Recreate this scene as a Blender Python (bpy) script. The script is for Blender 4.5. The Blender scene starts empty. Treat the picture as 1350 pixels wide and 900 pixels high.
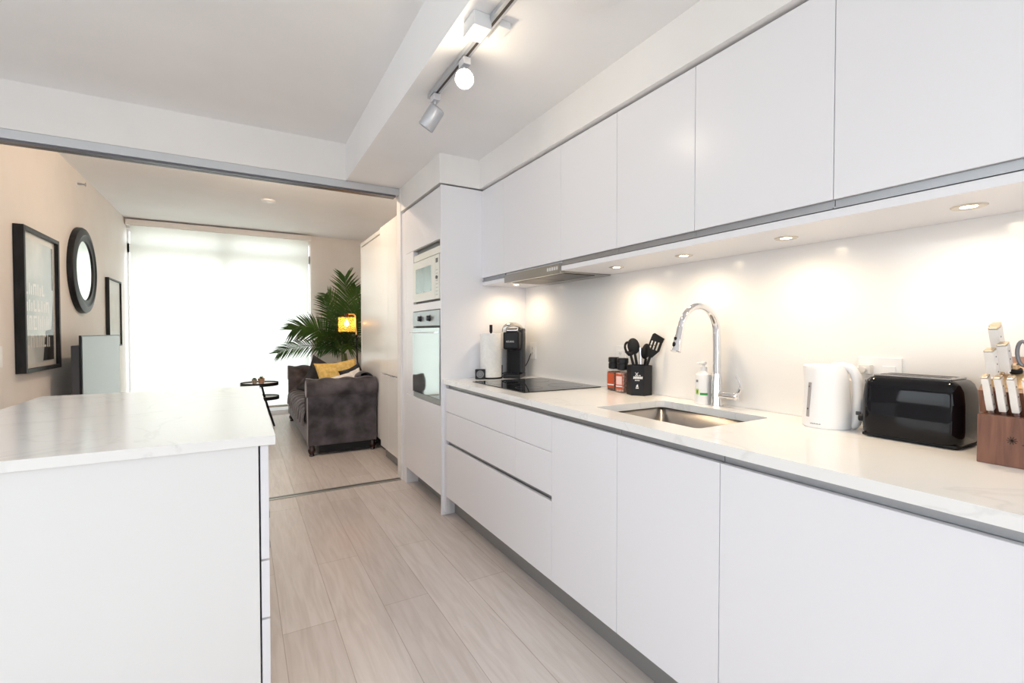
import bpy, bmesh, math, random
from mathutils import Vector, Matrix, Euler
PI = math.pi
random.seed(7)
SC = bpy.context.scene
COL = SC.collection

# ------------------------------------------------------------------ materials
def lin(c):
    c = c / 255.0
    return c / 12.92 if c <= 0.04045 else ((c + 0.055) / 1.055) ** 2.4
def rgb(r, g, b): return (lin(r), lin(g), lin(b), 1.0)
MATS = {}
def mat(name, color, rough=0.5, metal=0.0, **kw):
    if name in MATS: return MATS[name]
    m = bpy.data.materials.new(name); m.use_nodes = True
    b = m.node_tree.nodes['Principled BSDF']
    b.inputs['Base Color'].default_value = color
    b.inputs['Roughness'].default_value = rough
    b.inputs['Metallic'].default_value = metal
    for k, v in kw.items(): b.inputs[k.replace('_', ' ')].default_value = v
    MATS[name] = m
    return m
def nodes(m):
    nt = m.node_tree
    return nt, nt.nodes, nt.links, nt.nodes['Principled BSDF']
def noisy(name, c1, c2, scale=5, rough=0.5, detail=4, bump=0.0, bscale=None, stretch=(1, 1, 1), lo=0.35, hi=0.65, **kw):
    """two-colour noise material with optional bump"""
    if name in MATS: return MATS[name]
    m = mat(name, c1, rough, **kw)
    nt, N, L, b = nodes(m)
    tc = N.new('ShaderNodeTexCoord'); mp = N.new('ShaderNodeMapping'); mp.inputs['Scale'].default_value = stretch
    L.new(tc.outputs['Object'], mp.inputs['Vector'])
    n = N.new('ShaderNodeTexNoise'); n.inputs['Scale'].default_value = scale; n.inputs['Detail'].default_value = detail
    L.new(mp.outputs['Vector'], n.inputs['Vector'])
    r = N.new('ShaderNodeValToRGB')
    r.color_ramp.elements[0].position = lo; r.color_ramp.elements[0].color = c1
    r.color_ramp.elements[1].position = hi; r.color_ramp.elements[1].color = c2
    L.new(n.outputs['Fac'], r.inputs['Fac']); L.new(r.outputs['Color'], b.inputs['Base Color'])
    if bump:
        n2 = N.new('ShaderNodeTexNoise'); n2.inputs['Scale'].default_value = bscale or scale * 8
        L.new(mp.outputs['Vector'], n2.inputs['Vector'])
        bp = N.new('ShaderNodeBump'); bp.inputs['Strength'].default_value = bump; bp.inputs['Distance'].default_value = 0.004
        L.new(n2.outputs['Fac'], bp.inputs['Height']); L.new(bp.outputs['Normal'], b.inputs['Normal'])
    return m
def emit(name, color, strength):
    if name in MATS: return MATS[name]
    m = bpy.data.materials.new(name); m.use_nodes = True
    nt = m.node_tree; nt.nodes.clear()
    e = nt.nodes.new('ShaderNodeEmission'); e.inputs['Color'].default_value = color; e.inputs['Strength'].default_value = strength
    o = nt.nodes.new('ShaderNodeOutputMaterial'); nt.links.new(e.outputs[0], o.inputs['Surface'])
    MATS[name] = m
    return m

M_WALL = noisy('white_paint', (.80, .79, .785, 1), (.83, .82, .815, 1), 3, 0.6, bump=0.05, bscale=180)
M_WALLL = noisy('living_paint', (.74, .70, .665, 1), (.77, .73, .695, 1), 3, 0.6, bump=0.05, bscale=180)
M_CEIL = noisy('ceiling_paint', (.83, .835, .85, 1), (.86, .865, .88, 1), 2, 0.8, bump=0.08, bscale=220)
M_CAB = mat('cabinet_lacquer', (.80, .80, .835, 1), 0.28, Specular_IOR_Level=0.35)
M_CABIN = mat('cabinet_carcass', (.72, .72, .73, 1), 0.5)
M_GAP = mat('dark_gap', (.045, .045, .05, 1), 0.7)
M_ALU = mat('brushed_aluminium', (.42, .43, .45, 1), 0.38, 1.0)
M_ALUL = mat('anodised_aluminium', (.60, .62, .65, 1), 0.45, 0.85)
M_TOE = mat('grey_plinth', (.30, .30, .295, 1), 0.45, 0.4)
M_CHROME = mat('chrome', (.80, .80, .82, 1), 0.07, 1.0)
M_STEEL = noisy('sink_steel', (.30, .27, .25, 1), (.44, .40, .37, 1), 9, 0.32, metallic=0) if False else mat('sink_steel', (.42, .39, .37, 1), 0.3, 1.0)
M_HOOD = mat('hood_steel', (.40, .385, .36, 1), 0.28, 1.0)
M_BLACK = mat('black_plastic', (.008, .008, .010, 1), 0.35, Specular_IOR_Level=.25)
M_BLACKG = mat('glossy_black', (.003, .003, .005, 1), 0.05, Specular_IOR_Level=0.3)
M_BLACKM = mat('matt_black', (.009, .009, .010, 1), 0.55, Specular_IOR_Level=.25)
M_WHITEP = mat('white_plastic', (.82, .82, .83, 1), 0.3)
M_GREYP = mat('grey_plastic', (.35, .35, .37, 1), 0.4)
M_DARKG = mat('dark_grey', (.10, .10, .11, 1), 0.5)
M_FRAME = noisy('black_wood_frame', (.008, .008, .009, 1), (.02, .02, .022, 1), 30, 0.4, stretch=(1, 1, .2), Specular_IOR_Level=.25)
M_MIRROR = mat('mirror_glass', (.78, .82, .80, 1), 0.02, 1.0)
M_BRASS = mat('brass', (.80, .64, .34, 1), 0.35, .9)
M_BULB = emit('warm_bulb', (1.0, .62, .28, 1), 60)
M_DOWN = emit('downlight_lens', (1.0, .86, .62, 1), 22)
M_TRACKB = emit('track_bulb', (1.0, .88, .68, 1), 60)
M_BACKS = mat('gloss_backsplash', (.80, .79, .785, 1), 0.12, Specular_IOR_Level=0.5)

def quartz():
    m = mat('white_quartz', (.86, .855, .845, 1), 0.17, Specular_IOR_Level=0.42)
    nt, N, L, b = nodes(m)
    tc = N.new('ShaderNodeTexCoord')
    n = N.new('ShaderNodeTexNoise'); n.inputs['Scale'].default_value = 1.6; n.inputs['Detail'].default_value = 6; n.inputs['Distortion'].default_value = 1.5
    L.new(tc.outputs['Object'], n.inputs['Vector'])
    r = N.new('ShaderNodeValToRGB')
    cr = r.color_ramp; cr.elements[0].position = .485; cr.elements[0].color = (.86, .855, .845, 1)
    cr.elements[1].position = .515; cr.elements[1].color = (.86, .855, .845, 1)
    e = cr.elements.new(.5); e.color = (.79, .785, .775, 1)
    L.new(n.outputs['Fac'], r.inputs['Fac']); L.new(r.outputs['Color'], b.inputs['Base Color'])
    return m
M_QUARTZ = quartz()

def floor_mat():
    m = mat('pale_oak_planks', (.6, .55, .5, 1), 0.33, Specular_IOR_Level=0.4)
    nt, N, L, b = nodes(m)
    tc = N.new('ShaderNodeTexCoord')
    mp = N.new('ShaderNodeMapping'); mp.inputs['Rotation'].default_value = (0, 0, PI / 2); mp.inputs['Location'].default_value = (0.62, 0.074, 0)
    L.new(tc.outputs['Object'], mp.inputs['Vector'])
    br = N.new('ShaderNodeTexBrick')
    br.inputs['Scale'].default_value = 1; br.inputs['Brick Width'].default_value = 1.5; br.inputs['Row Height'].default_value = 0.207
    br.inputs['Mortar Size'].default_value = 0.0016; br.inputs['Mortar Smooth'].default_value = 0.2; br.inputs['Bias'].default_value = 0
    br.offset = 0.37; br.offset_frequency = 2
    br.inputs['Color1'].default_value = (.62, .56, .53, 1); br.inputs['Color2'].default_value = (.70, .645, .615, 1)
    br.inputs['Mortar'].default_value = (.44, .37, .33, 1)
    L.new(mp.outputs['Vector'], br.inputs['Vector'])
    mp2 = N.new('ShaderNodeMapping'); mp2.inputs['Scale'].default_value = (14, 1.2, 1)
    L.new(tc.outputs['Object'], mp2.inputs['Vector'])
    n = N.new('ShaderNodeTexNoise'); n.inputs['Scale'].default_value = 2.2; n.inputs['Detail'].default_value = 8; n.inputs['Distortion'].default_value = 1.2
    L.new(mp2.outputs['Vector'], n.inputs['Vector'])
    r = N.new('ShaderNodeValToRGB'); r.color_ramp.elements[0].position = .3; r.color_ramp.elements[0].color = (.86, .84, .82, 1)
    r.color_ramp.elements[1].position = .62; r.color_ramp.elements[1].color = (1, 1, 1, 1)
    L.new(n.outputs['Fac'], r.inputs['Fac'])
    mx = N.new('ShaderNodeMix'); mx.data_type = 'RGBA'; mx.blend_type = 'MULTIPLY'; mx.inputs['Factor'].default_value = 1
    L.new(br.outputs['Color'], mx.inputs['A']); L.new(r.outputs['Color'], mx.inputs['B'])
    L.new(mx.outputs['Result'], b.inputs['Base Color'])
    bp = N.new('ShaderNodeBump'); bp.inputs['Strength'].default_value = .12; bp.inputs['Distance'].default_value = .002
    L.new(n.outputs['Fac'], bp.inputs['Height']); L.new(bp.outputs['Normal'], b.inputs['Normal'])
    return m
M_FLOOR = floor_mat()

def velvet():
    m = noisy('grey_velvet', (.022, .019, .023, 1), (.115, .10, .112, 1), 5.5, 0.75, detail=7, bump=.15, bscale=300, lo=.38, hi=.66)
    b = m.node_tree.nodes['Principled BSDF']
    b.inputs['Sheen Weight'].default_value = .4; b.inputs['Sheen Roughness'].default_value = .4
    b.inputs['Sheen Tint'].default_value = (.8, .75, .78, 1)
    return m
M_VELVET = velvet()
M_YELLOW = noisy('mustard_plush', (.62, .40, .10, 1), (.80, .56, .20, 1), 30, 0.9, bump=.9, bscale=70)
M_CUSHB = noisy('black_cushion', (.012, .012, .014, 1), (.03, .03, .034, 1), 20, 0.8, bump=.3)
M_CUSHW = noisy('cream_cushion', (.70, .66, .62, 1), (.80, .77, .73, 1), 20, 0.9, bump=.6, bscale=90)
M_CUSHP = noisy('pink_grey_cushion', (.42, .34, .31, 1), (.52, .43, .40, 1), 20, 0.9, bump=.3)
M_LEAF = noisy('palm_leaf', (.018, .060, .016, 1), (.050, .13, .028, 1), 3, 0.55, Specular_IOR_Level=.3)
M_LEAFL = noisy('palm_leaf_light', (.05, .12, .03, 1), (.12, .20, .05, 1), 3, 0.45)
M_STEM = noisy('palm_stem', (.09, .14, .04, 1), (.16, .15, .06, 1), 8, 0.6)
M_WALNUT = None
def walnut():
    m = mat('walnut', (.2, .08, .05, 1), 0.4)
    nt, N, L, b = nodes(m)
    tc = N.new('ShaderNodeTexCoord'); mp = N.new('ShaderNodeMapping'); mp.inputs['Scale'].default_value = (60, 60, 5)
    L.new(tc.outputs['Object'], mp.inputs['Vector'])
    n = N.new('ShaderNodeTexNoise'); n.inputs['Scale'].default_value = 1; n.inputs['Detail'].default_value = 6; n.inputs['Distortion'].default_value = .8
    L.new(mp.outputs['Vector'], n.inputs['Vector'])
    r = N.new('ShaderNodeValToRGB'); r.color_ramp.elements[0].position = .3; r.color_ramp.elements[0].color = (.125, .048, .028, 1)
    r.color_ramp.elements[1].position = .7; r.color_ramp.elements[1].color = (.25, .105, .062, 1)
    L.new(n.outputs['Fac'], r.inputs['Fac']); L.new(r.outputs['Color'], b.inputs['Base Color'])
    return m
M_WALNUT = walnut()
M_OAKTOP = noisy('block_end_grain', (.55, .34, .16, 1), (.66, .44, .23, 1), 60, .5)
M_PAPER = noisy('paper_towel', (.80, .79, .77, 1), (.86, .85, .83, 1), 60, 0.95, bump=.3, bscale=200)
M_IVORY = mat('ivory_handle', (.78, .75, .72, 1), 0.3)
M_POT = noisy('copper_pot', (.42, .24, .15, 1), (.55, .35, .24, 1), 15, .5)
M_TERRA = noisy('woven_pot', (.30, .26, .21, 1), (.42, .37, .30, 1), 30, .8)
M_SOIL = noisy('soil', (.02, .014, .01, 1), (.05, .035, .025, 1), 40, .95)
def thin_glass(name, tint, ior=1.45, rough=.02):
    if name in MATS: return MATS[name]
    m = bpy.data.materials.new(name); m.use_nodes = True
    nt = m.node_tree; nt.nodes.clear(); N = nt.nodes; L = nt.links
    t = N.new('ShaderNodeBsdfTransparent'); t.inputs['Color'].default_value = tint
    g = N.new('ShaderNodeBsdfGlossy'); g.inputs['Roughness'].default_value = rough
    f = N.new('ShaderNodeFresnel')
    # the same reflectance from both sides of a thin sheet
    ge = N.new('ShaderNodeNewGeometry'); e1 = N.new('ShaderNodeMath'); e1.operation = 'MULTIPLY_ADD'; e1.inputs[1].default_value = -2; e1.inputs[2].default_value = 1
    e2 = N.new('ShaderNodeMath'); e2.operation = 'POWER'; e2.inputs[0].default_value = ior
    L.new(ge.outputs['Backfacing'], e1.inputs[0]); L.new(e1.outputs[0], e2.inputs[1]); L.new(e2.outputs[0], f.inputs['IOR'])
    x = N.new('ShaderNodeMixShader'); o = N.new('ShaderNodeOutputMaterial')
    L.new(f.outputs[0], x.inputs[0]); L.new(t.outputs[0], x.inputs[1]); L.new(g.outputs[0], x.inputs[2]); L.new(x.outputs[0], o.inputs['Surface'])
    MATS[name] = m
    return m
M_GLASSC = thin_glass('clear_jar', (.97, .96, .95, 1), 1.3)
M_AMBER = thin_glass('amber_glass', (1.0, .84, .52, 1), 1.4)
_nt = M_AMBER.node_tree; _tl = _nt.nodes.new('ShaderNodeBsdfTranslucent'); _tl.inputs['Color'].default_value = (1.0, .62, .24, 1)
_mx = _nt.nodes.new('ShaderNodeMixShader'); _mx.inputs[0].default_value = .17
_out = [n for n in _nt.nodes if n.type == 'OUTPUT_MATERIAL'][0]; _src = _out.inputs['Surface'].links[0].from_socket
_nt.links.new(_src, _mx.inputs[1]); _nt.links.new(_tl.outputs[0], _mx.inputs[2]); _nt.links.new(_mx.outputs[0], _out.inputs['Surface'])
M_PANE = thin_glass('window_pane', (.98, .99, .99, 1), 1.15)
M_SALT = noisy('pink_salt', (.38, .19, .15, 1), (.70, .50, .44, 1), 110, .6, lo=.4, hi=.6)
M_PEPPER = noisy('peppercorns', (.05, .028, .02, 1), (.30, .14, .10, 1), 160, .6, lo=.4, hi=.6)
M_LABR = mat('orange_red_label', (.48, .075, .02, 1), .5)
M_LABP = mat('pink_label', (.60, .22, .15, 1), .5)
M_GREEN = mat('green_print', (.03, .30, .06, 1), .5)
M_LIME = mat('lime_print', (.42, .60, .06, 1), .5)
M_INK = mat('grey_print', (.22, .22, .24, 1), .5)
M_WPRINT = mat('white_print', (.75, .75, .75, 1), .5)
M_OVENGL = mat('mirror_oven_glass', (.50, .545, .55, 1), 0.04, 0.9)
M_OVENP = mat('oven_panel', (.43, .47, .49, 1), 0.3, 0.6)
M_MICRO = mat('microwave_enamel', (.74, .75, .71, 1), 0.3)
M_MICROGL = mat('microwave_window', (.30, .36, .36, 1), 0.08, 0.6)
M_COOK = mat('cooktop_glass', (.006, .006, .008, 1), 0.04, Specular_IOR_Level=0.7)
M_WOODFOOT = mat('dark_wood_foot', (.03, .009, .006, 1), 0.2)
M_SCREEN = mat('tv_screen', (.015, .017, .018, 1), 0.16, Specular_IOR_Level=.55)
M_SCREENBACK = mat('tv_housing', (.10, .10, .105, 1), 0.4)

def blind_mat():
    m = bpy.data.materials.new('blind_fabric'); m.use_nodes = True
    nt = m.node_tree; nt.nodes.clear(); N = nt.nodes; L = nt.links
    d = N.new('ShaderNodeBsdfDiffuse'); d.inputs['Color'].default_value = (.82, .82, .80, 1)
    t = N.new('ShaderNodeBsdfTranslucent'); t.inputs['Color'].default_value = (.86, .88, .84, 1)
    p = N.new('ShaderNodeBsdfTransparent'); p.inputs['Color'].default_value = (1, 1, 1, 1)
    a = N.new('ShaderNodeMixShader'); a.inputs[0].default_value = .6
    L.new(d.outputs[0], a.inputs[1]); L.new(t.outputs[0], a.inputs[2])
    c = N.new('ShaderNodeMixShader'); c.inputs[0].default_value = .08
    L.new(a.outputs[0], c.inputs[1]); L.new(p.outputs[0], c.inputs[2])
    o = N.new('ShaderNodeOutputMaterial'); L.new(c.outputs[0], o.inputs['Surface'])
    return m
M_BLIND = blind_mat()

# ------------------------------------------------------------------ mesh builder
class MB:
    def __init__(self): self.bm = bmesh.new(); self.hard = False
    def _merge(self, b2, M=None):
        if M is not None: bmesh.ops.transform(b2, matrix=M, verts=b2.verts)
        me = bpy.data.meshes.new('tmp'); b2.to_mesh(me); b2.free()
        self.bm.from_mesh(me); bpy.data.meshes.remove(me)
        return self
    def box(self, x0, x1, y0, y1, z0, z1, bev=0.0, seg=2, M=None):
        b = bmesh.new(); bmesh.ops.create_cube(b, size=1)
        bmesh.ops.scale(b, vec=(abs(x1 - x0), abs(y1 - y0), abs(z1 - z0)), verts=b.verts)
        bmesh.ops.translate(b, vec=((x0 + x1) / 2, (y0 + y1) / 2, (z0 + z1) / 2), verts=b.verts)
        if bev: bmesh.ops.bevel(b, geom=b.edges[:], offset=bev, segments=seg, profile=.5, affect='EDGES'); self.hard = True
        return self._merge(b, M)
    def cyl(self, c, r, h, axis='z', r2=None, seg=32, bev=0.0, M=None):
        """centre of base c, extends +axis by h"""
        b = bmesh.new(); bmesh.ops.create_cone(b, cap_ends=True, segments=seg, radius1=r, radius2=r if r2 is None else r2, depth=h)
        bmesh.ops.translate(b, vec=(0, 0, h / 2), verts=b.verts)
        if bev:
            es = [e for e in b.edges if abs(e.verts[0].co.z - e.verts[1].co.z) < 1e-6]
            bmesh.ops.bevel(b, geom=es, offset=bev, segments=3, profile=.5, affect='EDGES')
        R = Matrix()
        if axis == 'x': R = Matrix.Rotation(PI / 2, 4, 'Y')
        elif axis == 'y': R = Matrix.Rotation(-PI / 2, 4, 'X')
        elif axis != 'z': R = Vector(axis).normalized().to_track_quat('Z', 'Y').to_matrix().to_4x4()
        T = Matrix.Translation(Vector(c)) @ R
        return self._merge(b, T if M is None else M @ T)
    def sphere(self, c, r, sc=(1, 1, 1), seg=20, M=None):
        b = bmesh.new(); bmesh.ops.create_uvsphere(b, u_segments=seg, v_segments=max(8, seg // 2), radius=r)
        bmesh.ops.scale(b, vec=sc, verts=b.verts); bmesh.ops.translate(b, vec=c, verts=b.verts)
        return self._merge(b, M)
    def lathe(self, prof, c=(0, 0, 0), seg=40, axis='z', M=None):
        b = bmesh.new(); rings = []
        for r, z in prof:
            if r < 1e-5: rings.append([b.verts.new((0, 0, z))])
            else: rings.append([b.verts.new((r * math.cos(2 * PI * k / seg), r * math.sin(2 * PI * k / seg), z)) for k in range(seg)])
        for a, d in zip(rings, rings[1:]):
            for k in range(seg):
                k2 = (k + 1) % seg
                if len(a) == 1 and len(d) == 1: continue
                if len(a) == 1: b.faces.new((a[0], d[k], d[k2]))
                elif len(d) == 1: b.faces.new((a[k], a[k2], d[0]))
                else: b.faces.new((a[k], a[k2], d[k2], d[k]))
        R = Matrix()
        if axis == 'x': R = Matrix.Rotation(PI / 2, 4, 'Y')
        elif axis == 'y': R = Matrix.Rotation(-PI / 2, 4, 'X')
        elif axis != 'z': R = Vector(axis).normalized().to_track_quat('Z', 'Y').to_matrix().to_4x4()
        bmesh.ops.recalc_face_normals(b, faces=b.faces)
        T = Matrix.Translation(Vector(c)) @ R
        return self._merge(b, T if M is None else M @ T)
    def tube(self, pts, r, seg=12, smooth=0, sx=1.0, M=None, closed=False):
        pts = [Vector(p) for p in pts]
        if smooth:
            for _ in range(smooth):
                q = [] if closed else [pts[0]]
                n = len(pts)
                for i in range(n if closed else n - 1):
                    a, b_ = pts[i], pts[(i + 1) % n]
                    q += [a * .75 + b_ * .25, a * .25 + b_ * .75]
                if not closed: q.append(pts[-1])
                pts = q
        n = len(pts); rr = r if isinstance(r, (list, tuple)) else None
        b = bmesh.new(); rings = []; up = None
        for i, p in enumerate(pts):
            if closed: t = pts[(i + 1) % n] - pts[i - 1]
            elif i == 0: t = pts[1] - pts[0]
            elif i == n - 1: t = pts[-1] - pts[-2]
            else: t = pts[i + 1] - pts[i - 1]
            t.normalize()
            if up is None:
                up = Vector((0, 0, 1)) if abs(t.z) < .9 else Vector((0, 1, 0))
            u = (up - t * up.dot(t)).normalized(); v = t.cross(u); up = u
            f = i / (n - 1) if n > 1 else 0
            R = (rr[0] + (rr[1] - rr[0]) * f) if rr else r
            rings.append([b.verts.new(p + u * R * math.cos(2 * PI * k / seg) + v * R * sx * math.sin(2 * PI * k / seg)) for k in range(seg)])
        pairs = list(zip(rings, rings[1:]))
        if closed: pairs.append((rings[-1], rings[0]))
        for a, d in pairs:
            for k in range(seg):
                k2 = (k + 1) % seg; b.faces.new((a[k], a[k2], d[k2], d[k]))
        if not closed:
            b.faces.new(rings[0][::-1]); b.faces.new(rings[-1])
        bmesh.ops.recalc_face_normals(b, faces=b.faces)
        return self._merge(b, M)
    def prism(self, poly, d0, d1, axis='y', bev=0.0, M=None):
        """poly in the plane normal to axis (xz for y, yz for x, xy for z), between d0 and d1"""
        b = bmesh.new()
        def P(a, c, d):
            return {'y': (a, d, c), 'x': (d, a, c), 'z': (a, c, d)}[axis]
        A = [b.verts.new(P(a, c, d0)) for a, c in poly]; B = [b.verts.new(P(a, c, d1)) for a, c in poly]
        b.faces.new(A); b.faces.new(B[::-1]); n = len(poly)
        for i in range(n): b.faces.new((A[i], B[i], B[(i + 1) % n], A[(i + 1) % n]))
        bmesh.ops.recalc_face_normals(b, faces=b.faces)
        if bev: bmesh.ops.bevel(b, geom=b.edges[:], offset=bev, segments=2, profile=.5, affect='EDGES'); self.hard = True
        return self._merge(b, M)
    def grid(self, fn, nu, nv, thick=None):
        """surface from fn(u,v)->Vector"""
        b = bmesh.new()
        V = [[b.verts.new(fn(i / nu, j / nv)) for j in range(nv + 1)] for i in range(nu + 1)]
        for i in range(nu):
            for j in range(nv): b.faces.new((V[i][j], V[i + 1][j], V[i + 1][j + 1], V[i][j + 1]))
        return self._merge(b)
    def quad(self, *ps):
        self.bm.faces.new([self.bm.verts.new(p) for p in ps]); return self

def build(mb, name, m, parent=None, smooth=True, world=True, angle=35):
    """world=True: coordinates are scene coordinates, moved into an unrotated parent's space"""
    root = parent
    off = Vector((0, 0, 0))
    if world:
        while root is not None:
            off += Vector(root.location); root = root.parent
    if off.length: bmesh.ops.translate(mb.bm, vec=-off, verts=mb.bm.verts)
    me = bpy.data.meshes.new(name); mb.bm.to_mesh(me); mb.bm.free()
    me.materials.append(m)
    if smooth:
        for p in me.polygons: p.use_smooth = True
        try: me.set_sharp_from_angle(angle=math.radians(angle))
        except Exception: pass
    o = bpy.data.objects.new(name, me); COL.objects.link(o)
    if parent is not None: o.parent = parent
    if smooth and mb.hard:
        wn = o.modifiers.new('weighted_normal', 'WEIGHTED_NORMAL'); wn.keep_sharp = True; wn.weight = 100
    return o
def tag(o, label, cat, group=None, kind=None):
    o['label'] = label; o['category'] = cat
    if group: o['group'] = group
    if kind: o['kind'] = kind
    return o
def thing(name, label, cat, loc=(0, 0, 0), rotz=0, group=None):
    o = bpy.data.objects.new(name, None); COL.objects.link(o)
    o.empty_display_size = .05
    o.location = loc; o.rotation_euler = (0, 0, rotz)
    return tag(o, label, cat, group)
def adopt(o, parent):
    bpy.context.view_layer.update()
    o.parent = parent; o.matrix_parent_inverse = parent.matrix_world.inverted()
def plab(o, label): o['label'] = label; return o
def struct(name, mb, m, parent=None):
    o = build(mb, name, m, parent)
    if parent is None: o['kind'] = 'structure'
    return o
def copy_thing(root, loc, label, rotz=None):
    r = root.copy(); COL.objects.link(r); r.location = loc
    if rotz is not None: r.rotation_euler = (0, 0, rotz)
    r['label'] = label
    for ch in list(root.children):
        c = ch.copy(); COL.objects.link(c); c.parent = r
        for g in list(ch.children):
            d = g.copy(); COL.objects.link(d); d.parent = c
    return r
def text_part(body, size, name, m, parent, loc, rot, depth=.0004):
    cu = bpy.data.curves.new(name, 'FONT'); cu.body = body; cu.size = size; cu.extrude = depth
    cu.align_x = 'CENTER'; cu.align_y = 'CENTER'
    tmp = bpy.data.objects.new('tmp', cu); COL.objects.link(tmp)
    bpy.context.view_layer.update()
    me = bpy.data.meshes.new_from_object(tmp.evaluated_get(bpy.context.evaluated_depsgraph_get()))
    bpy.data.objects.remove(tmp); me.name = name
    me.materials.clear(); me.materials.append(m)
    o = bpy.data.objects.new(name, me); COL.objects.link(o); o.parent = parent
    o.location = loc; o.rotation_euler = rot
    return o
def light(kind, name, loc, energy, color, size=.1, rot=None, to=None, spot=None, blend=.6, sy=None, spread=None):
    l = bpy.data.lights.new(name, kind); l.energy = energy; l.color = color
    if kind == 'AREA':
        l.size = size
        if sy: l.shape = 'RECTANGLE'; l.size_y = sy
        if spread: l.spread = spread
    else: l.shadow_soft_size = size
    if spot: l.spot_size = spot; l.spot_blend = blend
    o = bpy.data.objects.new(name, l); COL.objects.link(o); o.location = loc
    if to is not None: o.rotation_euler = (Vector(to) - Vector(loc)).to_track_quat('-Z', 'Y').to_euler()
    elif rot: o.rotation_euler = rot
    return o

# ------------------------------------------------------------------ dimensions
XW = 1.834          # right wall
XL = -1.30          # living room left wall
XK = -3.0           # kitchen left wall
YB = -2.4           # wall behind the camera
YF = 7.88           # far wall
ZC = 2.72           # ceiling
ZS = 2.434          # soffit
YP = 3.90           # partition

# ------------------------------------------------------------------ setting
struct('floor', MB().box(XK - .1, XW + .1, YB - .1, YF + .35, -.06, 0), M_FLOOR)
struct('ceiling', MB().box(XK - .1, XW + .1, YB - .1, YF + .35, ZC, ZC + .06), M_CEIL)
s = MB().box(.725, XW, YB, YP + .12, ZS, ZC, 0)
struct('ceiling_soffit', s, M_CEIL)
struct('wall_right', MB().box(XW, XW + .1, YB - .1, YF + .1, 0, ZC), M_WALL)
# left wall of kitchen, with a window opening for daylight
w = MB().box(XK - .1, XK, YB - .1, -1.6, 0, ZC).box(XK - .1, XK, 2.6, YP + .12, 0, ZC)
w.box(XK - .1, XK, -1.6, 2.6, 0, .85).box(XK - .1, XK, -1.6, 2.6, 2.45, ZC)
struct('wall_left', w, M_WALL)
# wall behind the camera with a wide window
w = MB().box(XK, -2.6, YB - .1, YB, 0, ZC).box(1.5, XW, YB - .1, YB, 0, ZC)
w.box(-2.6, 1.5, YB - .1, YB, 0, .7).box(-2.6, 1.5, YB - .1, YB, 2.5, ZC)
struct('wall_back', w, M_WALL)
def window(name, fr, pane):
    o = struct(name, fr, M_WHITEP); build(pane, 'pane', M_PANE, o); return o
fr = MB()
for z0, z1 in ((.7, .76), (2.44, 2.5)): fr.box(-2.6, 1.5, YB - .09, YB - .02, z0, z1)
for x in (-2.6, -1.24, .1, 1.44): fr.box(x, x + .06, YB - .09, YB - .02, .76, 2.44)
window('window_2', fr, MB().box(-2.54, 1.44, YB - .06, YB - .055, .76, 2.44))
fr = MB()
for z0, z1 in ((.85, .91), (2.39, 2.45)): fr.box(XK - .09, XK - .02, -1.6, 2.6, z0, z1)
for y in (-1.6, -.22, 1.16, 2.54): fr.box(XK - .09, XK - .02, y, y + .06, .91, 2.39)
window('window_3', fr, MB().box(XK - .06, XK - .055, -1.54, 2.54, .91, 2.39))
# living room left wall, plus the return beside the sliding opening
struct('wall_left_living', MB().box(XL - .1, XL, YP + .12, YF + .1, 0, ZC), M_WALLL)
struct('wall_partition', MB().box(XK, XL, YP, YP + .12, 0, ZS), M_WALL)
struct('wall_header', MB().box(XK, .725, YP, YP + .12, ZS, ZC), M_WALL)
struct('wall_stub', MB().box(1.150, XW, 3.87, 3.97, 0, ZS), M_WALL)
# bulkheads over the cabinets
struct('wall_bulkhead', MB().box(1.155, XW, 2.985, 3.87, 2.238, ZS), M_WALL)
struct('wall_bulkhead', MB().box(1.445, XW, YB, 2.985, 2.236, ZS), M_WALL)
# far wall
w = MB().box(.93, XW, YF, YF + .1, 0, ZC).box(XL, .93, YF, YF + .1, 2.6, ZC).box(XL, .93, YF, YF + .1, 0, .05)
struct('wall_far', w, M_WALLL)
# full-height window behind the roller blind
fr = MB()
fr.box(XL, .93, YF + .05, YF + .10, .05, .16).box(XL, .93, YF + .05, YF + .10, 2.29, 2.41).box(XL, .93, YF + .05, YF + .10, 2.57, 2.6)
fr.box(XL, XL + .022, YF + .05, YF + .10, .16, 2.57).box(.915, .93, YF + .05, YF + .10, .16, 2.57).box(-.24, -.15, YF + .05, YF + .10, .16, 2.57)
fr.box(-1.19, -1.15, YF + .06, YF + .10, .16, 2.57).box(.76, .80, YF + .06, YF + .10, .16, 2.57)
window('window_1', fr, MB().box(XL + .022, .915, YF + .07, YF + .075, .16, 2.57))
# sill board in front of the window
struct('baseboard_far', MB().box(XL, .93, YF - .02, YF, 0, .075, .003).box(.93, XW, YF - .012, YF, 0, .09, .002), M_WHITEP)
struct('baseboard_left', MB().box(XL, XL + .012, YP + .12, YF - .02, 0, .09, .002), M_WHITEP)

# roller blind
t = thing('roller_blind', 'wide white translucent roller blind over the living room window', 'blind', (-.178, 7.80, 2.63))
build(MB().box(XL + .012, .93, 7.76, 7.86, 2.627, 2.70, .004), 'cassette', mat('blind_cassette', (.80, .77, .75, 1), .5), t)
build(MB().box(-1.248, .893, 7.800, 7.803, .15, 2.64), 'fabric', M_BLIND, t)
build(MB().box(-1.248, .893, 7.793, 7.812, .125, .155, .004), 'bottom_rail', mat('blind_rail', (.60, .57, .50, 1), .5), t)

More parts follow.
